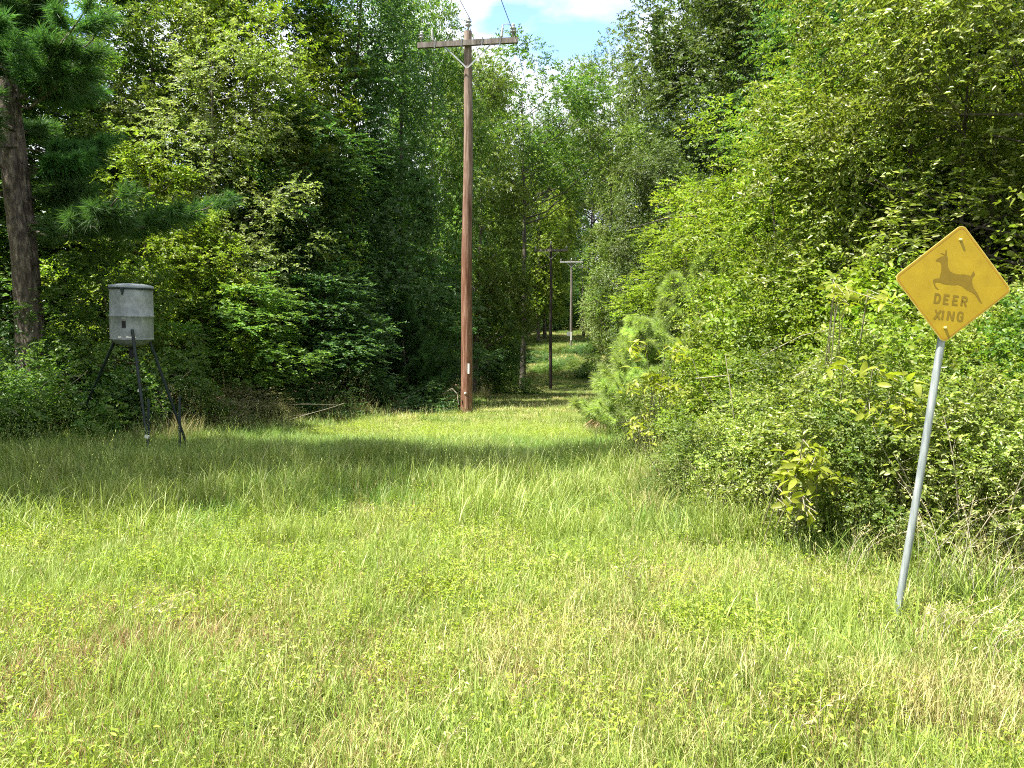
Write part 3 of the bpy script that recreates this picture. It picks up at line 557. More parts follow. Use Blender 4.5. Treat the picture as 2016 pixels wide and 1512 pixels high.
# brown mound painting the shadowed underside of the lowest young pine, dead needles included
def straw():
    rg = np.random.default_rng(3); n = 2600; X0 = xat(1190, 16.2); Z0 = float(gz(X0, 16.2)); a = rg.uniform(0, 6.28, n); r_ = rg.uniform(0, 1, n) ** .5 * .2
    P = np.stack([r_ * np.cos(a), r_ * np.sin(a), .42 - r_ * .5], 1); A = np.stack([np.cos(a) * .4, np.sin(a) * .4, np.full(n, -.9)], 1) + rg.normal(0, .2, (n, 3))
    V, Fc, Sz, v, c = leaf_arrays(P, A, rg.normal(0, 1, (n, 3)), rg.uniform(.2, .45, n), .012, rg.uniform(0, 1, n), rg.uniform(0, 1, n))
    o = link('shaded_underside', nmesh('shaded_underside', V, Fc, Sz, {'v': v, 'c': c}, [M['grass_red']])); o.location = (X0, 16.2, Z0); tag(o, 'brown mound standing for the shadowed underside of the lowest young pine, with dead needles', 'grass clump')
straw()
# ------------------------------------------------------------------ utility poles
M['pole'] = surf_mat('pole', [(.06, .022, .014), (.15, .065, .04), (.24, .14, .1)], scale=(16, 16, 1.6), rough=.8, bump=.5)
M['pole_grey'] = surf_mat('pole_grey', [(.07, .06, .05), (.15, .13, .11), (.25, .22, .2)], scale=(14, 14, 1.6), rough=.85, bump=.5)
M['pole_dark'] = surf_mat('pole_dark', [(.02, .015, .012), (.045, .035, .028), (.08, .06, .05)], scale=(14, 14, 1.6), rough=.85, bump=.4)
M['porcelain'] = surf_mat('porcelain', [(.3, .3, .29), (.42, .42, .4)], rough=.25, bump=0, spec=.6)
M['steel'] = surf_mat('steel', [(.25, .26, .26), (.4, .41, .41)], scale=(20, 20, 20), rough=.5, bump=.1, metal=.6)
M['white'] = surf_mat('white', [(.6, .6, .56), (.75, .75, .7)], rough=.6, bump=.05)
M['arm_pale'] = surf_mat('arm_pale', [(.3, .3, .28), (.42, .41, .38)], rough=.7, bump=.05)
M['wire'] = surf_mat('wire', [(.12, .12, .12), (.2, .2, .2)], rough=.5, bump=0, metal=.5)
def two_tone_pole():
    m, t = mat_new('pole_two_tone'); N = t.nodes.new; Lk = t.links.new
    tcd = N('ShaderNodeTexCoord'); mpp = N('ShaderNodeMapping'); mpp.inputs['Scale'].default_value = (22, 22, 1.5); Lk(tcd.outputs['Object'], mpp.inputs['Vector'])
    n = N('ShaderNodeTexNoise'); n.inputs['Scale'].default_value = 1; n.inputs['Detail'].default_value = 10; n.inputs['Roughness'].default_value = .65; Lk(mpp.outputs[0], n.inputs['Vector'])
    ra = ramp(t, [(.32, (.085, .03, .018)), (.5, (.18, .088, .055)), (.66, (.32, .2, .145))]); rb = ramp(t, [(.32, (.1, .075, .06)), (.5, (.22, .17, .14)), (.66, (.34, .29, .25))]); Lk(n.outputs['Fac'], ra.inputs[0]); Lk(n.outputs['Fac'], rb.inputs[0])
    sp = N('ShaderNodeSeparateXYZ'); Lk(tcd.outputs['Object'], sp.inputs[0]); ma = N('ShaderNodeMath'); ma.operation = 'MULTIPLY_ADD'; Lk(n.outputs['Fac'], ma.inputs[0]); ma.inputs[1].default_value = 3; Lk(sp.outputs['Z'], ma.inputs[2])
    mr = N('ShaderNodeMapRange'); mr.inputs['From Min'].default_value = 5; mr.inputs['From Max'].default_value = 11; Lk(ma.outputs[0], mr.inputs['Value'])
    mx_ = N('ShaderNodeMix'); mx_.data_type = 'RGBA'; Lk(mr.outputs[0], mx_.inputs['Factor']); Lk(ra.outputs[0], mx_.inputs['A']); Lk(rb.outputs[0], mx_.inputs['B'])
    p = N('ShaderNodeBsdfPrincipled'); p.inputs['Roughness'].default_value = .85; p.inputs['Specular IOR Level'].default_value = .15; Lk(mx_.outputs['Result'], p.inputs['Base Color'])
    b = N('ShaderNodeBump'); b.inputs['Strength'].default_value = .7; b.inputs['Distance'].default_value = .02; Lk(n.outputs['Fac'], b.inputs['Height']); Lk(b.outputs[0], p.inputs['Normal'])
    o = N('ShaderNodeOutputMaterial'); Lk(p.outputs[0], o.inputs['Surface']); return m
M['pole_two_tone'] = two_tone_pole()
INS = [(.9, 0), (1.6, 1)]
def insulator(parent, loc, s=1.0):
    b = MB(); b.lathe([(0, .0), (.018, 0), (.018, .09), (.05, .1), (.075, .12), (.04, .14), (.035, .16), (.06, .175), (.065, .19), (.03, .205), (.03, .235), (.038, .25), (.02, .27), (0, .275)], 14)
    o = b.build('insulator', M['porcelain'], parent); o.location = loc; o.scale = (s, s, s); return o
def utility_pole(x, y, Htot, lb, arm, r0, r1, mt, lean=0, arm_z=None, detail=True, armang=.105, group=None, arm_mat='pole_grey', armtilt=0):
    z0 = float(gz(x, y)); o = tag(empty('utility_pole', (x, y, z0), -armang), lb, 'utility pole', group); o.rotation_euler[1] = lean
    b = MB(); N_ = 16; g = np.random.default_rng(int(abs(y))); b.tube([(.012 * math.sin(i * .7), 0, -.4 + (Htot + .4) * i / N_) for i in range(N_ + 1)], [(r0 + (r1 - r0) * i / N_) * (1 + g.uniform(-.015, .015)) for i in range(N_ + 1)], 20)
    b.build('shaft', M[mt], o)
    if arm:
        az = Htot - .45 if arm_z is None else arm_z; rt = Matrix.Rotation(armtilt, 3, 'Y')
        c = MB(); c.box((0, -r1 - .058, az), (arm, .1, .125), rt); c.build('crossarm', M[arm_mat], o)
        if detail:
            for s in (-1, 1):
                c = MB(); a_ = Vector((s * arm * .235, -r1 - .115, az - .05)); e_ = Vector((s * .012, -r1 - .03 - .004 * (s + 1), az - .58)); dv = e_ - a_
                ang = math.atan2(dv.x, -dv.z); c.box((a_ + e_) / 2, (.035, .006, dv.length), Matrix.Rotation(-ang, 3, 'Y')); c.build('brace', M['steel'], o)
            for k in (-.64, -.11, .3, .66):
                c = MB(); xx = k * arm / 2; c.box((xx, -r1 - .1135, az - xx * math.tan(armtilt)), (.03, .005, .19), Matrix.Rotation(.15, 3, 'Y')); c.build('strap', M['wire'], o)
    return o
P1 = (xat(917, 20.0), 20.0); H1 = at(925, 62, 20.0).z - float(gz(*P1))
p1 = utility_pole(*P1, H1, 'tall red-brown wooden utility pole with grey crossarm, nearest to the camera', 2.42, .155, .092, 'pole_two_tone', lean=.011, arm_z=at(925, 89, 20).z - float(gz(*P1)), armtilt=-.03)
az1 = at(925, 89, 20).z - float(gz(*P1)) + .06
insulator(p1, (0, -.02, H1), 1.15)
insulator(p1, (1.1, -.15, az1 + .03), 1.2); insulator(p1, (-1.12, -.15, az1 - .03), 1.0)
for xk, c_ in ((.82, 'porcelain'), (-.83, 'porcelain'), (-.2, 'steel')):
    b = MB(); zt = az1 + xk * .03
    b.lathe([(.012, 0), (.012, .05), (.03, .06), (.03, .09), (.02, .1), (.036, .13), (.02, .15), (.036, .18), (.02, .2), (.034, .24), (.015, .27), (.012, .34)], 10); k_ = b.build('fuse_cutout' if c_ == 'porcelain' else 'pin', M[c_], p1); k_.location = (xk, -.15, zt - .02); k_.rotation_euler = (.1, .12 if xk > 0 else -.1, 0)
    if xk < 0 and c_ == 'steel': k_.scale = (.6, .6, .4)
b = MB(); b.tube([(.82 + .26 * t, -.15, az1 + .3 + .07 * math.sin(math.pi * t) - .02 * t) for t in [i / 8 for i in range(9)]], .008, 5); b.build('jumper_wire', M['wire'], p1)
b = MB(); b.box((0, 0, 0), (.045, .01, .25)); t_ = b.build('tag_strip', M['white'], p1); t_.location = (.075, -.133, at(921, 725, 20).z - float(gz(*P1)))
b = MB(); b.lathe([(0, 0), (.03, 0), (.03, .01), (0, .012)], 14, M=Matrix.Rotation(R(90), 3, 'X')); t_ = b.build('round_tag', M['white'], p1); t_.location = (.0, -.15, at(917, 773, 20).z - float(gz(*P1)))
b = MB(); b.tube([(.16, 0, .0), (.15, -.03, H1 * .5), (.1, -.03, H1 - .6)], .004, 4); b.build('ground_wire', M['wire'], p1)
poles = [(P1[0], 20.0, H1)]
PD = [(1084, 55, 483, 'second utility pole, dark and thin, standing in the shaded dip', 2.3, .12, .08, 'pole_dark', 'pole_grey'),
      (1124, 86, 513, 'third utility pole with a pale crossarm, seen beyond the second', 2.44, .14, .1, 'pole_grey', 'arm_pale'),
      (1146, 115, 524, 'fourth utility pole, thin and dark behind the third', 2.2, .13, .09, 'pole_dark', 'pole_grey'),
      (1156, 150, 545, 'farthest utility pole, barely seen at the end of the clearing', 2.2, .13, .09, 'pole_dark', 'pole_grey')]
for px, d, tp, lb, arm, ra_, rb_, mt, am in PD:
    x = xat(px, d); h = at(px, tp, d).z - float(gz(x, d)); o = utility_pole(x, d, h, lb, arm, ra_, rb_, mt, arm_mat=am, arm_z=h - (.35 if d == 55 else .15)); poles.append((x, d, h))
    for xx in (-1.0, 1.0, 0): insulator(o, (xx * arm / 2.2, -rb_ - .05 if xx else 0, h - (.29 if d == 55 else .09) if xx else h))
    if d == 86:
        b = MB(); b.box((-.28, -.1, 1.5), (.3, .22, .42)); b.build('equipment_box', M['steel'], o)
        b = MB(); b.box((.0, -.16, 1.25), (.12, .06, .9)); b.build('conduit', M['white'], o)
def wire(a, c, lb, sag=.5, r_=.009, grp='power lines strung between the poles'):
    a = Vector(a); c = Vector(c); b = MB(); b.tube([(c - a) * (i / 24) + Vector((0, 0, -4 * sag * (i / 24) * (1 - i / 24))) for i in range(25)], r_, 5)
    o = b.build('power_line', M['wire']); o.location = a; tag(o, lb, 'wire', grp)
top1 = at(928, 42, 20); arm1 = at(1013, 70, 19.85)
wire(top1, at(905, 0, 19.05) + (at(905, 0, 19.05) - top1) * 42 + Vector((0, 0, -16 + 0)), 'wire rising from the top of the nearest pole towards the viewer', sag=0) if False else None
wire(top1, Vector((P1[0] - .105 * 45, -25, top1.z - 1.0)), 'wire running from the top of the nearest pole towards the viewer', sag=.5, r_=.008)
wire(arm1, Vector((P1[0] - .105 * 45 + 1.1, -25, arm1.z - 1.0)), 'wire running from the right end of the crossarm towards the viewer', sag=.5, r_=.008)
for i in range(len(poles) - 1):
    (xa, ya, ha), (xb, yb, hb) = poles[i], poles[i + 1]
    for s, nm in ((0, 'top'), (1.1, 'right arm')):
        wire((xa + s + (.1 if i == 0 else 0), ya, float(gz(xa, ya)) + ha + (.2 if s == 0 or i else -.0)), (xb + s, yb, float(gz(xb, yb)) + hb + .1), f'{nm} wire from the {["nearest", "second", "third", "fourth"][i]} utility pole to the next one away', sag=.5, r_=.007)
b = MB(); p0x = P1[0] - .105 * 45
utility_pole(p0x, -25, top1.z - 1.2, 'utility pole behind the viewer that carries the near ends of the wires', 2.4, .155, .1, 'pole_two_tone', arm_z=top1.z - 1.6)
# ------------------------------------------------------------------ deer feeder
M['galv'] = surf_mat('galv', [(.14, .155, .16), (.22, .24, .245), (.36, .38, .38)], scale=(7, 7, 5), rough=.55, bump=.15, detail=10, metal=.15, spec=.4, nrough=.7)
M['galv_lid'] = surf_mat('galv_lid', [(.2, .23, .24), (.3, .33, .34)], scale=(6, 6, 6), rough=.5, bump=.1)
M['dark_steel'] = surf_mat('dark_steel', [(.008, .014, .014), (.02, .032, .032)], scale=(20, 20, 4), rough=.5, bump=.1)
M['black'] = surf_mat('black', [(.004, .004, .004), (.01, .01, .01)], rough=.6, bump=0)
M['rust'] = surf_mat('rust', [(.25, .12, .06), (.5, .42, .36)], rough=.8)
FD = 11.8; fx = at(252, 620, FD).x; fz = float(gz(fx, FD)); pxm = FD / F
zt_ = at(250, 563, FD).z - fz; zb_ = at(250, 667, FD).z - fz; zr_ = at(250, 622, FD).z - fz
fd = tag(empty('deer_feeder', (fx, FD, fz), .05), 'grey barrel game feeder on three dark pipe legs at the shaded wood edge', 'game feeder'); fd.rotation_euler[1] = .025
b = MB(); rT, rB = .303, .298
rT, rB = .29, .289; prof = [(rB - .02, zb_ - .012), (rB, zb_ - .011), (rB, zb_ - .01), (rB + .008, zb_ - .008), (rB + .008, zb_ + .012), (rB + .002, zb_ + .014), (rB + .002, zb_ + .016), (rB + .004, zb_ + .06), (rB + .006, (zb_ + zr_) / 2), (rT + .006, zr_ - .02), (rT + .022, zr_ - .008), (rT + .022, zr_ + .008), (rT + .006, zr_ + .02), (rT + .004, (zr_ + zt_) / 2), (rT, zt_ - .04), (rT - .01, zt_)]
b.lathe(prof, 48); b.build('barrel', M['galv'], fd)
b = MB(); b.lathe([(rT + .012, zt_ - .035), (rT + .016, zt_ - .02), (rT + .012, zt_), (rT - .01, zt_ + .012), (rT * .6, zt_ + .03), (0, zt_ + .042)], 48); b.build('lid', M['galv_lid'], fd)
b = MB(); b.lathe([(rT + .02, zt_ - .052), (rT + .024, zt_ - .04), (rT + .02, zt_ - .028)], 48); b.build('clamp_ring', M['dark_steel'], fd)
b = MB(); b.box((.0, -rT - .02, zt_ - .06), (.045, .02, .06)); b.box((.0, -rT - .022, zt_ - .11), (.018, .014, .05)); b.build('latch', M['dark_steel'], fd)
b = MB(); b.box((.01, -rT - .003, at(252, 638, FD).z - fz), (.052, .02, .1)); b.build('sight_window', M['black'], fd)
b = MB(); b.box((.01, -rT - .006, at(252, 630, FD).z - fz + .03), (.066, .008, .012)); b.build('window_frame', M['steel'], fd)
for xx, w_ in ((-.05, .05), (.1, .13)):
    b = MB(); a0 = -math.pi / 2 + xx / rB; seg = [(rB + .0085) * 1.0]; n_ = 6
    vs_ = []; 
    for i in range(n_ + 1):
        a_ = a0 + (i / n_ - .5) * w_ / rB
        for zz in (zb_ + .02, zb_ + .045 + .006 * math.sin(i * 2)): vs_.append((math.cos(a_) * (rB + .009), math.sin(a_) * (rB + .009), zz))
    b.add(vs_, [(2 * i, 2 * i + 2, 2 * i + 3, 2 * i + 1) for i in range(n_)]); b.build('worn_decal', M['white'], fd)
b = MB(); b.lathe([(rB - .01, zb_ - .005), (rB * .8, zb_ - .06), (.13, zb_ - .1), (.05, zb_ - .11), (0, zb_ - .11)], 40); b.build('funnel', M['galv'], fd)
b = MB(); b.lathe([(0, zb_ - .13), (.1, zb_ - .13), (.1, zb_ - .12), (0, zb_ - .12)], 20); b.tube([(0, 0, zb_ - .11), (0, 0, zb_ - .3)], .012, 8); b.box((0, 0, zb_ - .2), (.07, .07, .12)); b.build('spinner', M['black'], fd)
def fpt(px, py, dd): 
    p = at(px, py, dd); return Vector((p.x - fx, p.y - FD, p.z - fz))
legs = [((224, 664, FD - .02), (176, 800, 12.6)), ((252, 655, FD - .33), (290, 912, 11.15)), ((286, 664, FD + .02), (374, 890, 12.1))]
for a_, e_ in legs:
    b = MB(); A_, E_ = fpt(*a_), fpt(*e_); A_ = A_ + (A_ - E_).normalized() * .05
    mid_ = A_.lerp(E_, .55); b.tube([A_, mid_], .022, 12); b.tube([mid_, E_], .018, 12); lg = b.build('leg', M['dark_steel'], fd)
b = MB()
for q_ in ((270, 768, 11.4), (284, 858, 11.2)):
    p = fpt(*q_); b.box(p + Vector((0, -.03, 0)), (.055, .03, .04), Matrix.Rotation(.2, 3, 'Y'))
b.build('pipe_clamp', M['white'], fd)
for k_, (px_, t_, e_, dd, lb) in enumerate([(292, 785, 862, 11.4, 'short dark steel stake wired to the front leg of the feeder'), (353, 780, 885, 11.9, 'dark steel stake beside the right leg of the feeder')]):
    A_ = at(px_, t_, dd); E_ = at(px_ - (3 if k_ == 0 else 0), e_, dd); E_.z = min(E_.z, float(gz(E_.x, dd)) - .1); b = MB(); b.box((0, 0, (A_.z - E_.z) / 2), (.035, .006, A_.z - E_.z)); b.box((0, .0185, (A_.z - E_.z) / 2), (.006, .03, A_.z - E_.z))
    o = b.build('steel_stake', M['dark_steel']); o.location = E_; o.rotation_euler = (0, (A_.x - E_.x) / (A_.z - E_.z), .4); tag(o, lb, 'stake')
# ------------------------------------------------------------------ sign
M['sign_yellow'] = surf_mat('sign_yellow', [(.29, .19, .002), (.33, .22, .003), (.37, .25, .004)], scale=(9, 9, 9), rough=.42, bump=.03, spec=.45)
M['sign_legend'] = surf_mat('sign_legend', [(.17, .11, .008), (.2, .13, .01)], scale=(30, 30, 30), rough=.5, bump=.0)
M['sign_edge'] = surf_mat('sign_edge', [(.3, .15, .012), (.36, .2, .02)], scale=(20, 20, 20), rough=.5, bump=0)
M['sign_rim'] = surf_mat('sign_rim', [(.5, .38, .1), (.6, .48, .18)], scale=(20, 20, 20), rough=.5, bump=0)
M['pipe'] = surf_mat('pipe', [(.16, .19, .2), (.27, .3, .31), (.42, .45, .45)], scale=(40, 40, 4), rough=.55, bump=.1, metal=.35, spec=.5)
SD = 4.52; TH_ = R(6.6)
sc = at(1876, 559, SD); base = at(1787, 1262, SD - .0); base.z = float(gz(base.x, SD)) - .25
sg = tag(empty('deer_sign', (base.x, base.y, float(gz(base.x, SD)))), 'yellow diamond deer crossing sign leaning on a thin grey pipe post', 'road sign')
pa = Vector((sc.x, SD, sc.z)) - sg.location
up = Vector((math.sin(TH_), 0, math.cos(TH_))); ri = Vector((math.cos(TH_), 0, -math.sin(TH_))); TILT = R(3)
ps = MB(); low = pa - up * (pa.z / up.z + .3); ps.tube([low + Vector((0, .03, 0)), low.lerp(pa, .5) + Vector((.006, .03, 0)), pa + up * .26 + Vector((0, .03, 0))], .021, 20); ps.build('post', M['pipe'], sg)
fr = Matrix((ri, up.cross(ri) * -1, up)).transposed()       # local x right, y away, z up
fr = Matrix(((ri.x, 0, up.x), (ri.y, 1, up.y), (ri.z, 0, up.z)))
plate = bpy.data.objects.new('plate_mount', None)
HALF = .335
def diamond(h, rad, n=8):
    pts = []
    for k in range(4):
        a = math.pi / 2 - k * math.pi / 2; cdir = Vector((math.cos(a), math.sin(a))); c = cdir * (h - rad * math.sqrt(2))
        for i in range(n + 1):
            w = a + math.pi / 4 - (i / n) * math.pi / 2; pts.append(c + Vector((math.cos(w), math.sin(w))) * rad)
    return pts
def to3(p, y): return pa + ri * p.x + up * p.y + Vector((0, y, 0))
def slab(name, pts, y0, y1, mt, parent):
    b = MB(); n = len(pts); b.add([to3(p, y0) for p in pts], [tuple(range(n))]); b.add([to3(p, y1) for p in pts], [tuple(range(n))[::-1]])
    b.add([to3(p, y0) for p in pts] + [to3(p, y1) for p in pts], [(i, i + n, (i + 1) % n + n, (i + 1) % n) for i in range(n)]); return b.build(name, M[mt], parent)
plate = slab('plate', diamond(HALF, .035), -.0015, .0015, 'sign_rim', sg)
slab('face_sheet', diamond(HALF - .004, .033), -.0022, -.0016, 'sign_yellow', plate)
outer, inner = diamond(HALF - .013, .028), diamond(HALF - .0195, .024); n_ = len(outer)
b = MB(); b.add([to3(p, -.0028) for p in outer] + [to3(p, -.0028) for p in inner], [(i, (i + 1) % n_, (i + 1) % n_ + n_, i + n_) for i in range(n_)]); b.build('border_line', M['sign_edge'], plate)
KS = .000596; cth, sth = math.cos(TH_), math.sin(TH_)
def S2(x, y): dx, dy = x - 737, y - 650; return Vector(((dx * cth + dy * sth) * KS, (dx * sth - dy * cth) * KS))
deer = [(562, 434), (585, 412), (612, 398), (640, 390), (648, 372), (652, 335), (662, 336), (664, 375), (670, 392), (676, 420), (676, 460), (684, 498), (702, 532), (740, 552), (790, 562), (845, 562), (880, 570), (898, 577), (908, 555), (922, 530), (937, 556), (934, 570), (914, 592), (912, 625), (922, 668), (944, 705), (968, 735), (984, 768), (1004, 805), (1018, 832), (1000, 826), (978, 800), (960, 768), (940, 745), (905, 722), (868, 706), (836, 682), (808, 664), (778, 656), (735, 660), (680, 655), (640, 648), (610, 636), (580, 632), (566, 640), (570, 664), (592, 690), (606, 702), (590, 700), (568, 684), (556, 660), (546, 632), (548, 612), (565, 602), (590, 598), (610, 598), (612, 570), (620, 530), (620, 490), (612, 462), (602, 444), (580, 440)]
def flat_shape(name, pts, y, mt, parent):
    from mathutils.geometry import tessellate_polygon
    p3 = [to3(p, y) for p in pts]; tri = tessellate_polygon([[Vector((p.x, p.y, 0)) for p in pts]]); b = MB(); b.add(p3, [tuple(t) for t in tri]); return b.build(name, M[mt], parent)
flat_shape('deer_figure', [S2(*p) for p in deer], -.0029, 'sign_legend', plate)
flat_shape('antler', [S2(*p) for p in [(640, 384), (622, 372), (604, 368), (604, 363), (626, 364), (644, 374)]], -.0029, 'sign_legend', plate)
def strip(pts, w, b, y, closed=False):
    P_ = [Vector(p) for p in pts]; n = len(P_); Lf, Rt = [], []
    for i in range(n):
        a_ = P_[(i - 1) % n] if (closed or i > 0) else None; c_ = P_[(i + 1) % n] if (closed or i < n - 1) else None
        d1 = (P_[i] - a_).normalized() if a_ is not None else None; d2 = (c_ - P_[i]).normalized() if c_ is not None else None
        if d1 is None: d1 = d2
        if d2 is None: d2 = d1
        t_ = (d1 + d2).normalized(); nn_ = Vector((-t_.y, t_.x)); k_ = w / 2 / max(.35, nn_.dot(Vector((-d1.y, d1.x)))); Lf.append(P_[i] + nn_ * k_); Rt.append(P_[i] - nn_ * k_)
    V_ = [to3(p, y) for p in Lf + Rt]; m = n if closed else n - 1
    b.add(V_, [(i, (i + 1) % n, (i + 1) % n + n, i + n) for i in range(m)])
LET = {  # strokes in a 1 x 1.5 cell
 'D': [([(0, 0), (0, 1.5), (.55, 1.5), (.85, 1.35), (1, 1.0), (1, .5), (.85, .15), (.55, 0)], True)],
 'E': [([(.9, 1.5), (0, 1.5), (0, 0), (.92, 0)], False), ([(.1, .76), (.75, .76)], False)],
 'R': [([(0, -.09), (0, 1.5), (.6, 1.5), (.86, 1.38), (.95, 1.12), (.86, .86), (.6, .74), (.1, .74)], False), ([(.52, .66), (.98, -.09)], False)],
 'X': [([(0, 1.59), (.98, -.09)], False), ([(.98, 1.59), (.55, .86)], False), ([(.42, .64), (0, -.09)], False)],
 'I': [([(.3, 1.59), (.3, -.09)], False)],
 'N': [([(0, -.09), (0, 1.59)], False), ([(1, -.09), (1, 1.59)], False), ([(.1, 1.5), (.9, 0)], False)],
 'G': [([(.97, 1.1), (.9, 1.35), (.65, 1.5), (.35, 1.5), (.1, 1.35), (0, 1.0), (0, .5), (.1, .15), (.35, 0), (.75, 0), (.97, .15), (.97, .7), (.55, .7)], False)]}
def letter(ch, x, y, w, h):
    b = MB()
    for j, (st, cl_) in enumerate(LET[ch]):
        pts = []
        for (a_, c_) in st:
            o_ = S2(x, y); pts.append(Vector((o_.x + a_ * w * KS, o_.y + c_ / 1.5 * h * KS)))
        strip(pts, 19 * KS, b, -.0030 - j * .0002, cl_)
    o = b.build('letter', M['sign_legend'], plate); o['label'] = f'letter {ch}'
for ch, x, y, w in [('D', 569, 822, 44), ('E', 656, 832, 48), ('E', 742, 841, 48), ('R', 822, 850, 46)]: letter(ch, x, y, w, 78)
for ch, x, y, w in [('X', 572, 972, 54), ('I', 642, 979, 20), ('N', 698, 984, 50), ('G', 790, 991, 46)]: letter(ch, x, y, w, 78)
for x, y in ((785, 240), (680, 1060)):
    p = S2(x, y); b = MB(); b.lathe([(.0085, 0), (.0085, .004), (.0075, .011), (.004, .0125), (0, .0125)], 14, M=Matrix.Rotation(R(90), 3, 'X')); o = b.build('bolt', M['sign_rim'], sg); o.location = to3(p, -.0022)
# ------------------------------------------------------------------ grass
def blade_patch(name, seed, n, size, h0, h1, w, bend, mat, seed_heads=0, leafy=0):
    rg = np.random.default_rng(seed); P = np.concatenate([rg.uniform(-size / 2, size / 2, (n, 2)), np.full((n, 1), -.03)], 1)
    # gather blades into tussocks
    tc_ = rg.uniform(-size / 2, size / 2, (max(4, n // 22), 2)); j = rg.integers(0, len(tc_), n); mixk = rg.uniform(0, 1, n) < .6
    P[mixk, :2] = tc_[j[mixk]] + rg.normal(0, .028, (mixk.sum(), 2))
    a = rg.uniform(0, 6.28, n); h = rg.uniform(h0, h1, n) * rg.uniform(.6, 1.1, n); bn = rg.uniform(.15, 1, n) * bend
    D = np.stack([np.cos(a), np.sin(a), np.zeros(n)], 1); S = np.stack([-np.sin(a + rg.normal(0, .8, n)), np.cos(a), np.zeros(n)], 1); S = nrm(S)
    ww = w * rg.uniform(.6, 1.4, n)
    rows = []
    for t, wk in ((0, .8), (.4, 1.), (.75, .7)):
        c = P + D * (h * bn * t ** 2)[:, None] + np.array([0, 0, 1.]) * (h * (t - .25 * bn * t ** 3))[:, None]; rows += [c - S * (ww * wk / 2)[:, None], c + S * (ww * wk / 2)[:, None]]
    tip = P + D * (h * bn)[:, None] + np.array([0, 0, 1.]) * (h * (1 - .32 * bn))[:, None]; rows.append(tip)
    V = np.stack(rows, 1).reshape(-1, 3); b = (np.arange(n) * 7)[:, None]
    Fc = np.concatenate([b + [0, 1, 3, 2], b + [2, 3, 5, 4]], 1).reshape(-1, 4); T3 = (b + [4, 5, 6])
    v = np.clip(rg.beta(1.8, 2.4, n), 0, 1); c = np.clip(np.repeat(rg.normal(.5, .2), n) + rg.normal(0, .18, n), 0, 1)
    Vs, Fq, Ft, vs_, cs = [V], [Fc.reshape(-1)], [T3.reshape(-1)], [np.repeat(v, 7)], [np.repeat(c, 7)]
    sizes = [np.full(2 * n, 4), np.full(n, 3)]; flat = [Fc.reshape(-1), T3.reshape(-1)]
    base = len(V)
    if seed_heads:
        m = seed_heads; Q = np.concatenate([rg.uniform(-size / 2, size / 2, (m, 2)), np.zeros((m, 1))], 1); hh = rg.uniform(h1 * 1.0, h1 * 1.6, m); ln_ = rg.normal(0, .18, (m, 2)) * hh[:, None]
        k = 7; t = np.linspace(.75, 1, k); C = Q[:, None, :] + np.concatenate([ln_[:, None, :] * (t ** 2)[None, :, None], (hh[:, None] * t[None, :])[..., None]], 2)
        V2, F2, S2_, v2, c2 = leaf_arrays(C.reshape(-1, 3), rg.normal(0, .3, (m * k, 3)) + [0, 0, 1.1], rg.normal(0, 1, (m * k, 3)), .022, .004, rg.uniform(.5, 1, m * k), rg.uniform(.4, 1, m * k))
        Vs.append(V2); flat.append(F2 + base); sizes.append(S2_); vs_.append(v2); cs.append(c2); base += len(V2)
        st = np.stack([Q - [.0012, 0, 0], Q + [.0012, 0, 0], Q + np.concatenate([ln_, hh[:, None]], 1)], 1).reshape(-1, 3)
        Vs.append(st); flat.append(np.arange(m * 3) + base); sizes.append(np.full(m, 3)); vs_.append(np.full(m * 3, .8)); cs.append(np.full(m * 3, .6)); base += m * 3
    if leafy:
        m = leafy; C = np.stack([rg.uniform(-size / 2, size / 2, m), rg.uniform(-size / 2, size / 2, m), rg.uniform(.02, h1 * .75, m)], 1)
        V2, F2, S2_, v2, c2 = leaf_arrays(C, rg.normal(0, 1, (m, 3)) * [1, 1, .35], np.array([0, 0, 1.]) + rg.normal(0, .35, (m, 3)), rg.uniform(.016, .034, m), rg.uniform(.008, .014, m), rg.beta(2, 2, m), rg.uniform(.3, .9, m))
        Vs.append(V2); flat.append(F2 + base); sizes.append(S2_); vs_.append(v2); cs.append(c2); base += len(V2)
    return nmesh(name, np.concatenate(Vs), np.concatenate(flat), np.concatenate(sizes), {'v': np.concatenate(vs_), 'c': np.concatenate(cs)}, [M[mat]])
def arching_grass(px, d, n, h, lb):
    X0 = xat(px, d); Z0 = float(gz(X0, d)); rg = np.random.default_rng(int(px)); o = tag(empty('grass_clump', (X0, d, Z0)), lb, 'grass clump'); b = MB(); tips = []
    for i in range(n):
        a = rg.uniform(-1.2, 1.9); hh = h * rg.uniform(.6, 1.1); l_ = hh * rg.uniform(.3, .9); s0 = rg.normal(0, .06, 2)
        pts_ = [Vector((s0[0] + l_ * math.cos(a) * (t ** 2), s0[1] + l_ * math.sin(a) * .6 * t ** 2, -.03 + hh * (t - .28 * t ** 3))) for t in [k / 7 for k in range(8)]]
        b.tube(pts_, [.0028 * (1 - .1 * k) for k in range(8)], 4, cap=False); tips.append((pts_[5], pts_[7]))
    b.build('stalk', M['twig'], o)
    C = []; 
    for a_, e_ in tips:
        for t in np.linspace(0, 1.1, 12): C.append(tuple(a_.lerp(e_, float(t))))
    C = np.array(C); k = len(C); V, Fc, Sz, v, c = leaf_arrays(C, rg.normal(0, .45, (k, 3)) + [.3, 0, .5], rg.normal(0, 1, (k, 3)), .03, .005, rg.uniform(.5, 1, k), rg.uniform(.5, 1, k))
    tag(link('seed_heads', nmesh('seed_heads', V, Fc, Sz, {'v': v, 'c': c}, [M['grass_dry']]), o), kind='stuff')
    tag(link('blades', blade_patch('blades', int(px), n * 12, .34, .35 * h, .8 * h, .0045, .9, 'grass_green'), o), kind='stuff')
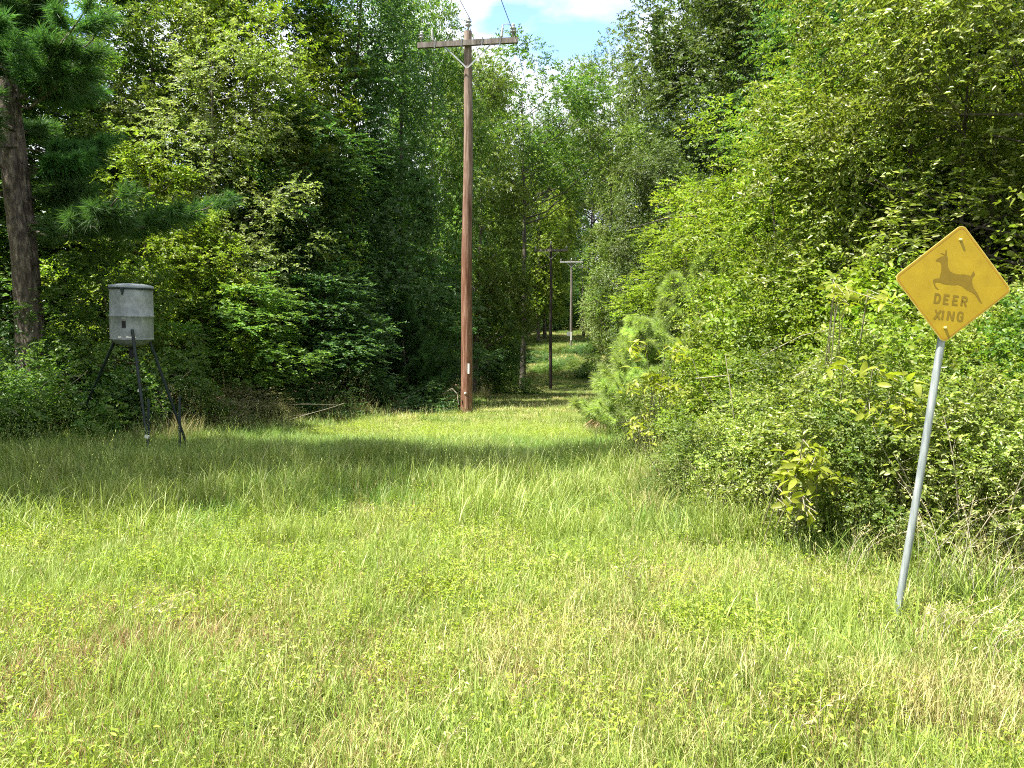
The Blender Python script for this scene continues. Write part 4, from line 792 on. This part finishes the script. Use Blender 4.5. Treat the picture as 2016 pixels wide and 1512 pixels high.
for a_ in [(1600, 3.25, 5, .3, 'small dark green tuft at the bottom edge, right of the middle'), (850, 3.3, 5, .26, 'small tuft with pale seed stalks at the bottom edge, left of the middle'), (260, 4.6, 6, .26, 'small straw-stalked tuft in the lawn at the lower left'), (1250, 5.2, 6, .3, 'straw-stalked tuft in the middle of the lawn'), (1860, 4.9, 12, .95, 'tall grass clump with arching straw seed stalks right behind the sign post foot'), (1960, 4.7, 12, .85, 'arching dry grass clump at the right edge below the thicket'),
           (1400, 6.9, 9, .8, 'tall grass with pale seed stalks below the left end of the thicket'), (1560, 6.1, 8, .6, 'grass clump below the yellow-leaved sprig'), (1690, 5.4, 8, .55, 'grass clump left of the sign post, taller than the lawn'),
           (1880, 4.15, 10, .4, 'flattened straw-coloured clump right of the sign post foot'), (1990, 3.9, 8, .4, 'short straw clump at the lower right edge')]: arching_grass(*a_)
pcol = bpy.data.collections.new('grass_patches')
PK = [  # seed, blades, size, h0, h1, width, bend, material, seed heads, leaves
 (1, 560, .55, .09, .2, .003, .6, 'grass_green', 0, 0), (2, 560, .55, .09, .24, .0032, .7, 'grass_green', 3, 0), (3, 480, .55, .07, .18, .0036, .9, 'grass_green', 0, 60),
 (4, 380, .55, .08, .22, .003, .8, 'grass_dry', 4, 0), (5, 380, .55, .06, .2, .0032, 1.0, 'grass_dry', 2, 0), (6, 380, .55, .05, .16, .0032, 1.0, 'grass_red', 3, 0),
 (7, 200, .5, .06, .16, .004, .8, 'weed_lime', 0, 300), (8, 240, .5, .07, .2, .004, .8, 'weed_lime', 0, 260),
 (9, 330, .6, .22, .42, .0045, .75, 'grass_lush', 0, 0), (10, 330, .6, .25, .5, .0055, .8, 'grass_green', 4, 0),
 (11, 150, .5, .4, .75, .006, .7, 'grass_lush', 2, 0), (12, 160, .5, .4, .8, .0045, .6, 'grass_dry', 10, 0),
 (13, 600, 1.0, .12, .26, .010, .8, 'grass_green', 0, 0), (14, 600, 1.0, .14, .34, .010, .8, 'grass_lush', 0, 0), (15, 500, 1.0, .12, .3, .009, .8, 'grass_dry', 0, 0)]
for i, a in enumerate(PK):
    o = bpy.data.objects.new(f'patch_{i:02d}', blade_patch(f'patch_{i:02d}', *a)); pcol.objects.link(o)
rgr = np.random.default_rng(1234); pts = []
def vnoise(x, y, s, seed):
    g = np.random.default_rng(seed); k = g.normal(0, 1, (9, 2)) * s; ph = g.uniform(0, 6.28, 9); return sum(np.sin(x * k[i, 0] + y * k[i, 1] + ph[i]) for i in range(9)) / 4.2
def scatter(n, x0, x1, y0, y1): return np.stack([rgr.uniform(x0, x1, n), rgr.uniform(y0, y1, n)], 1)
def add(xy, var, s=(.8, 1.2), zs=(.8, 1.2)):
    n = len(xy)
    if not n: return
    var = np.broadcast_to(var, n); sc_ = rgr.uniform(*s, n); pts.append(np.stack([xy[:, 0], xy[:, 1], gz(xy[:, 0], xy[:, 1]), var, sc_, sc_ * rgr.uniform(*zs, n)], 1))
def right_limit(y): return np.interp(y, [0, 4, 5, 6, 7, 9.5, 12.5, 20], [4.5, 4.2, 4.2, 3.4, 2.6, 2.4, 2.6, 3.3])
# near meadow
P_ = scatter(4200, -9.5, 5, 1.2, 10.5); P_ = P_[P_[:, 0] < right_limit(P_[:, 1])]
P_ = P_[~((np.abs(P_[:, 0] - base.x + .1) < .22) & (P_[:, 1] > 4.05) & (P_[:, 1] < 4.55))]; dn = vnoise(P_[:, 0], P_[:, 1], 1.3, 5); dn2 = vnoise(P_[:, 0], P_[:, 1], 3.2, 6); u_ = rgr.uniform(0, 1, len(P_))
dry = 1 / (1 + np.exp(-(dn * 2.4 + (6.0 - P_[:, 1]) * .55 - .4))) ; var = np.zeros(len(P_))
left_red = np.clip(1 - np.hypot((P_[:, 0] + 2.2) / 2.4, (P_[:, 1] - 4.0) / 2.0), 0, 1)
for i in range(len(P_)):
    if u_[i] < left_red[i] * .62: var[i] = 5
    elif dn2[i] > .45 and u_[i] < .55: var[i] = 6 + (i % 2)
    elif u_[i] < .1 + dry[i] * .45: var[i] = (3, 4, 3, 5)[i % 4]
    elif u_[i] > 1.15 - .09 * (P_[i, 1] - 4.5) : var[i] = 9 if i % 3 else 8
    else: var[i] = (0, 1, 2, 7)[i % 4] if u_[i] < .93 else (1)
add(P_, var)
# taller band; greener tufts paint its shade, lighter ones the sunlit strip behind
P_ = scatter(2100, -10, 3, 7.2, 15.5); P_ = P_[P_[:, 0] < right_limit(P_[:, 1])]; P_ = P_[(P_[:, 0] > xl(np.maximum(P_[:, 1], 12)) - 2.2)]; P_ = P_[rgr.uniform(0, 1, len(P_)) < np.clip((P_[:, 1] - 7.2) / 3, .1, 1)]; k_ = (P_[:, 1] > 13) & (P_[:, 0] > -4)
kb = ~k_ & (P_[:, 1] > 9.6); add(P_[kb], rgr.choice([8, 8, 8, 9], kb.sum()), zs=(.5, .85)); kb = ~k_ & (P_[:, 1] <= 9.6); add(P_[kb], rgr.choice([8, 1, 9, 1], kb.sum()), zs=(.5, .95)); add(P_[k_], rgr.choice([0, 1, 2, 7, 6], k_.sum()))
# right verge, tall
P_ = scatter(900, 1.0, 4.6, 3.2, 8.5); e_ = right_limit(P_[:, 1]) - P_[:, 0]; P_ = P_[(e_ > -.3) & (e_ < 1.5) & (rgr.uniform(0, 1, 900) < 1.1 - e_ * .55)]
sgd = np.hypot(P_[:, 0] - base.x, P_[:, 1] - SD); P_ = P_[sgd > .1]
add(P_, rgr.choice([10, 11, 8, 9, 9, 8], len(P_)), zs=(.45, .85))
P_ = scatter(420, 1.6, 6.5, 10, 30); P_ = P_[P_[:, 0] < xr(P_[:, 1]) + .3]; P_ = P_[P_[:, 0] > xr(P_[:, 1]) - .9]; add(P_, rgr.choice([8, 9, 10], len(P_)), zs=(.5, .9))
# clearing; lighter tufts in the nearer part paint the sunlit strip
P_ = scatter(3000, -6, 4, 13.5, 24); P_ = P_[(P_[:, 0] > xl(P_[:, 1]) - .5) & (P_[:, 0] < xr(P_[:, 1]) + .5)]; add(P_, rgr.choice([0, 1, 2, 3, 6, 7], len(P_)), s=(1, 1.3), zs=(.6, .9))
P_ = scatter(6500, -8, 8, 17, 62); a_ = P_[:, 0]; P_ = P_[(a_ > xl(P_[:, 1]) - 1.8) & (a_ < xr(P_[:, 1]) + .8)]; u_ = rgr.uniform(0, 1, len(P_)); dn = vnoise(P_[:, 0], P_[:, 1] * .5, 1.2, 8)
add(P_, np.where(u_ < .12 + .15 * (dn > .4), 14, np.where(u_ < .25, 13, 12)), zs=(.45, .85))
P_ = scatter(6500, 0, 34, 62, 190); P_ = P_[(P_[:, 0] > xl(P_[:, 1]) - 2) & (P_[:, 0] < xr(P_[:, 1]) + 1)]; add(P_, rgr.choice([12, 13, 14], len(P_)), s=(1.2, 1.9), zs=(.5, 1.2))
# ragged growth into the wood edges
P_ = scatter(1500, -12, 3, 12, 40); P_ = P_[(P_[:, 0] < xl(P_[:, 1]) + .4) & (P_[:, 0] > xl(P_[:, 1]) - 2.5)]; add(P_, rgr.choice([13, 14, 9, 11], len(P_)), zs=(.6, 1.2))
A_ = np.concatenate(pts); n = len(A_)
gm = bpy.data.meshes.new('grass'); gm.vertices.add(n); gm.vertices.foreach_set('co', np.ascontiguousarray(A_[:, :3], np.float32).ravel())
def attr(nm, ty, vals, key='value'):
    a = gm.attributes.new(nm, ty, 'POINT'); a.data.foreach_set(key, vals)
attr('variant', 'INT', A_[:, 3].astype(np.int32)); rz_ = np.zeros((n, 3), np.float32); rz_[:, 2] = rgr.uniform(0, 6.28, n); rz_[:, :2] = rgr.normal(0, .06, (n, 2)); attr('turn', 'FLOAT_VECTOR', rz_.ravel(), 'vector')
ss = np.stack([A_[:, 4], A_[:, 4], A_[:, 5]], 1).astype(np.float32); attr('size', 'FLOAT_VECTOR', ss.ravel(), 'vector')
ng = bpy.data.node_groups.new('grass_scatter', 'GeometryNodeTree'); ng.interface.new_socket('Geometry', in_out='INPUT', socket_type='NodeSocketGeometry'); ng.interface.new_socket('Geometry', in_out='OUTPUT', socket_type='NodeSocketGeometry')
gi = ng.nodes.new('NodeGroupInput'); go = ng.nodes.new('NodeGroupOutput'); ci = ng.nodes.new('GeometryNodeCollectionInfo'); ci.inputs['Collection'].default_value = pcol; ci.inputs['Separate Children'].default_value = True; ci.inputs['Reset Children'].default_value = True
ip = ng.nodes.new('GeometryNodeInstanceOnPoints'); ip.inputs['Pick Instance'].default_value = True
def na(nm, ty):
    x = ng.nodes.new('GeometryNodeInputNamedAttribute'); x.data_type = ty; x.inputs['Name'].default_value = nm; return [s for s in x.outputs if s.enabled and s.name == 'Attribute'][0]
ng.links.new(gi.outputs[0], ip.inputs['Points']); ng.links.new(ci.outputs[0], ip.inputs['Instance']); ng.links.new(na('variant', 'INT'), ip.inputs['Instance Index'])
e2 = ng.nodes.new('FunctionNodeEulerToRotation'); ng.links.new(na('turn', 'FLOAT_VECTOR'), e2.inputs[0]); ng.links.new(e2.outputs[0], ip.inputs['Rotation']); ng.links.new(na('size', 'FLOAT_VECTOR'), ip.inputs['Scale']); ng.links.new(ip.outputs[0], go.inputs[0])
go_ = link('grass', gm); md = go_.modifiers.new('scatter', 'NODES'); md.node_group = ng
tag(go_, 'sunlit mixed green and straw-coloured grass and weeds', 'grass', kind='stuff')
print('points', n, 'trees', ntree)
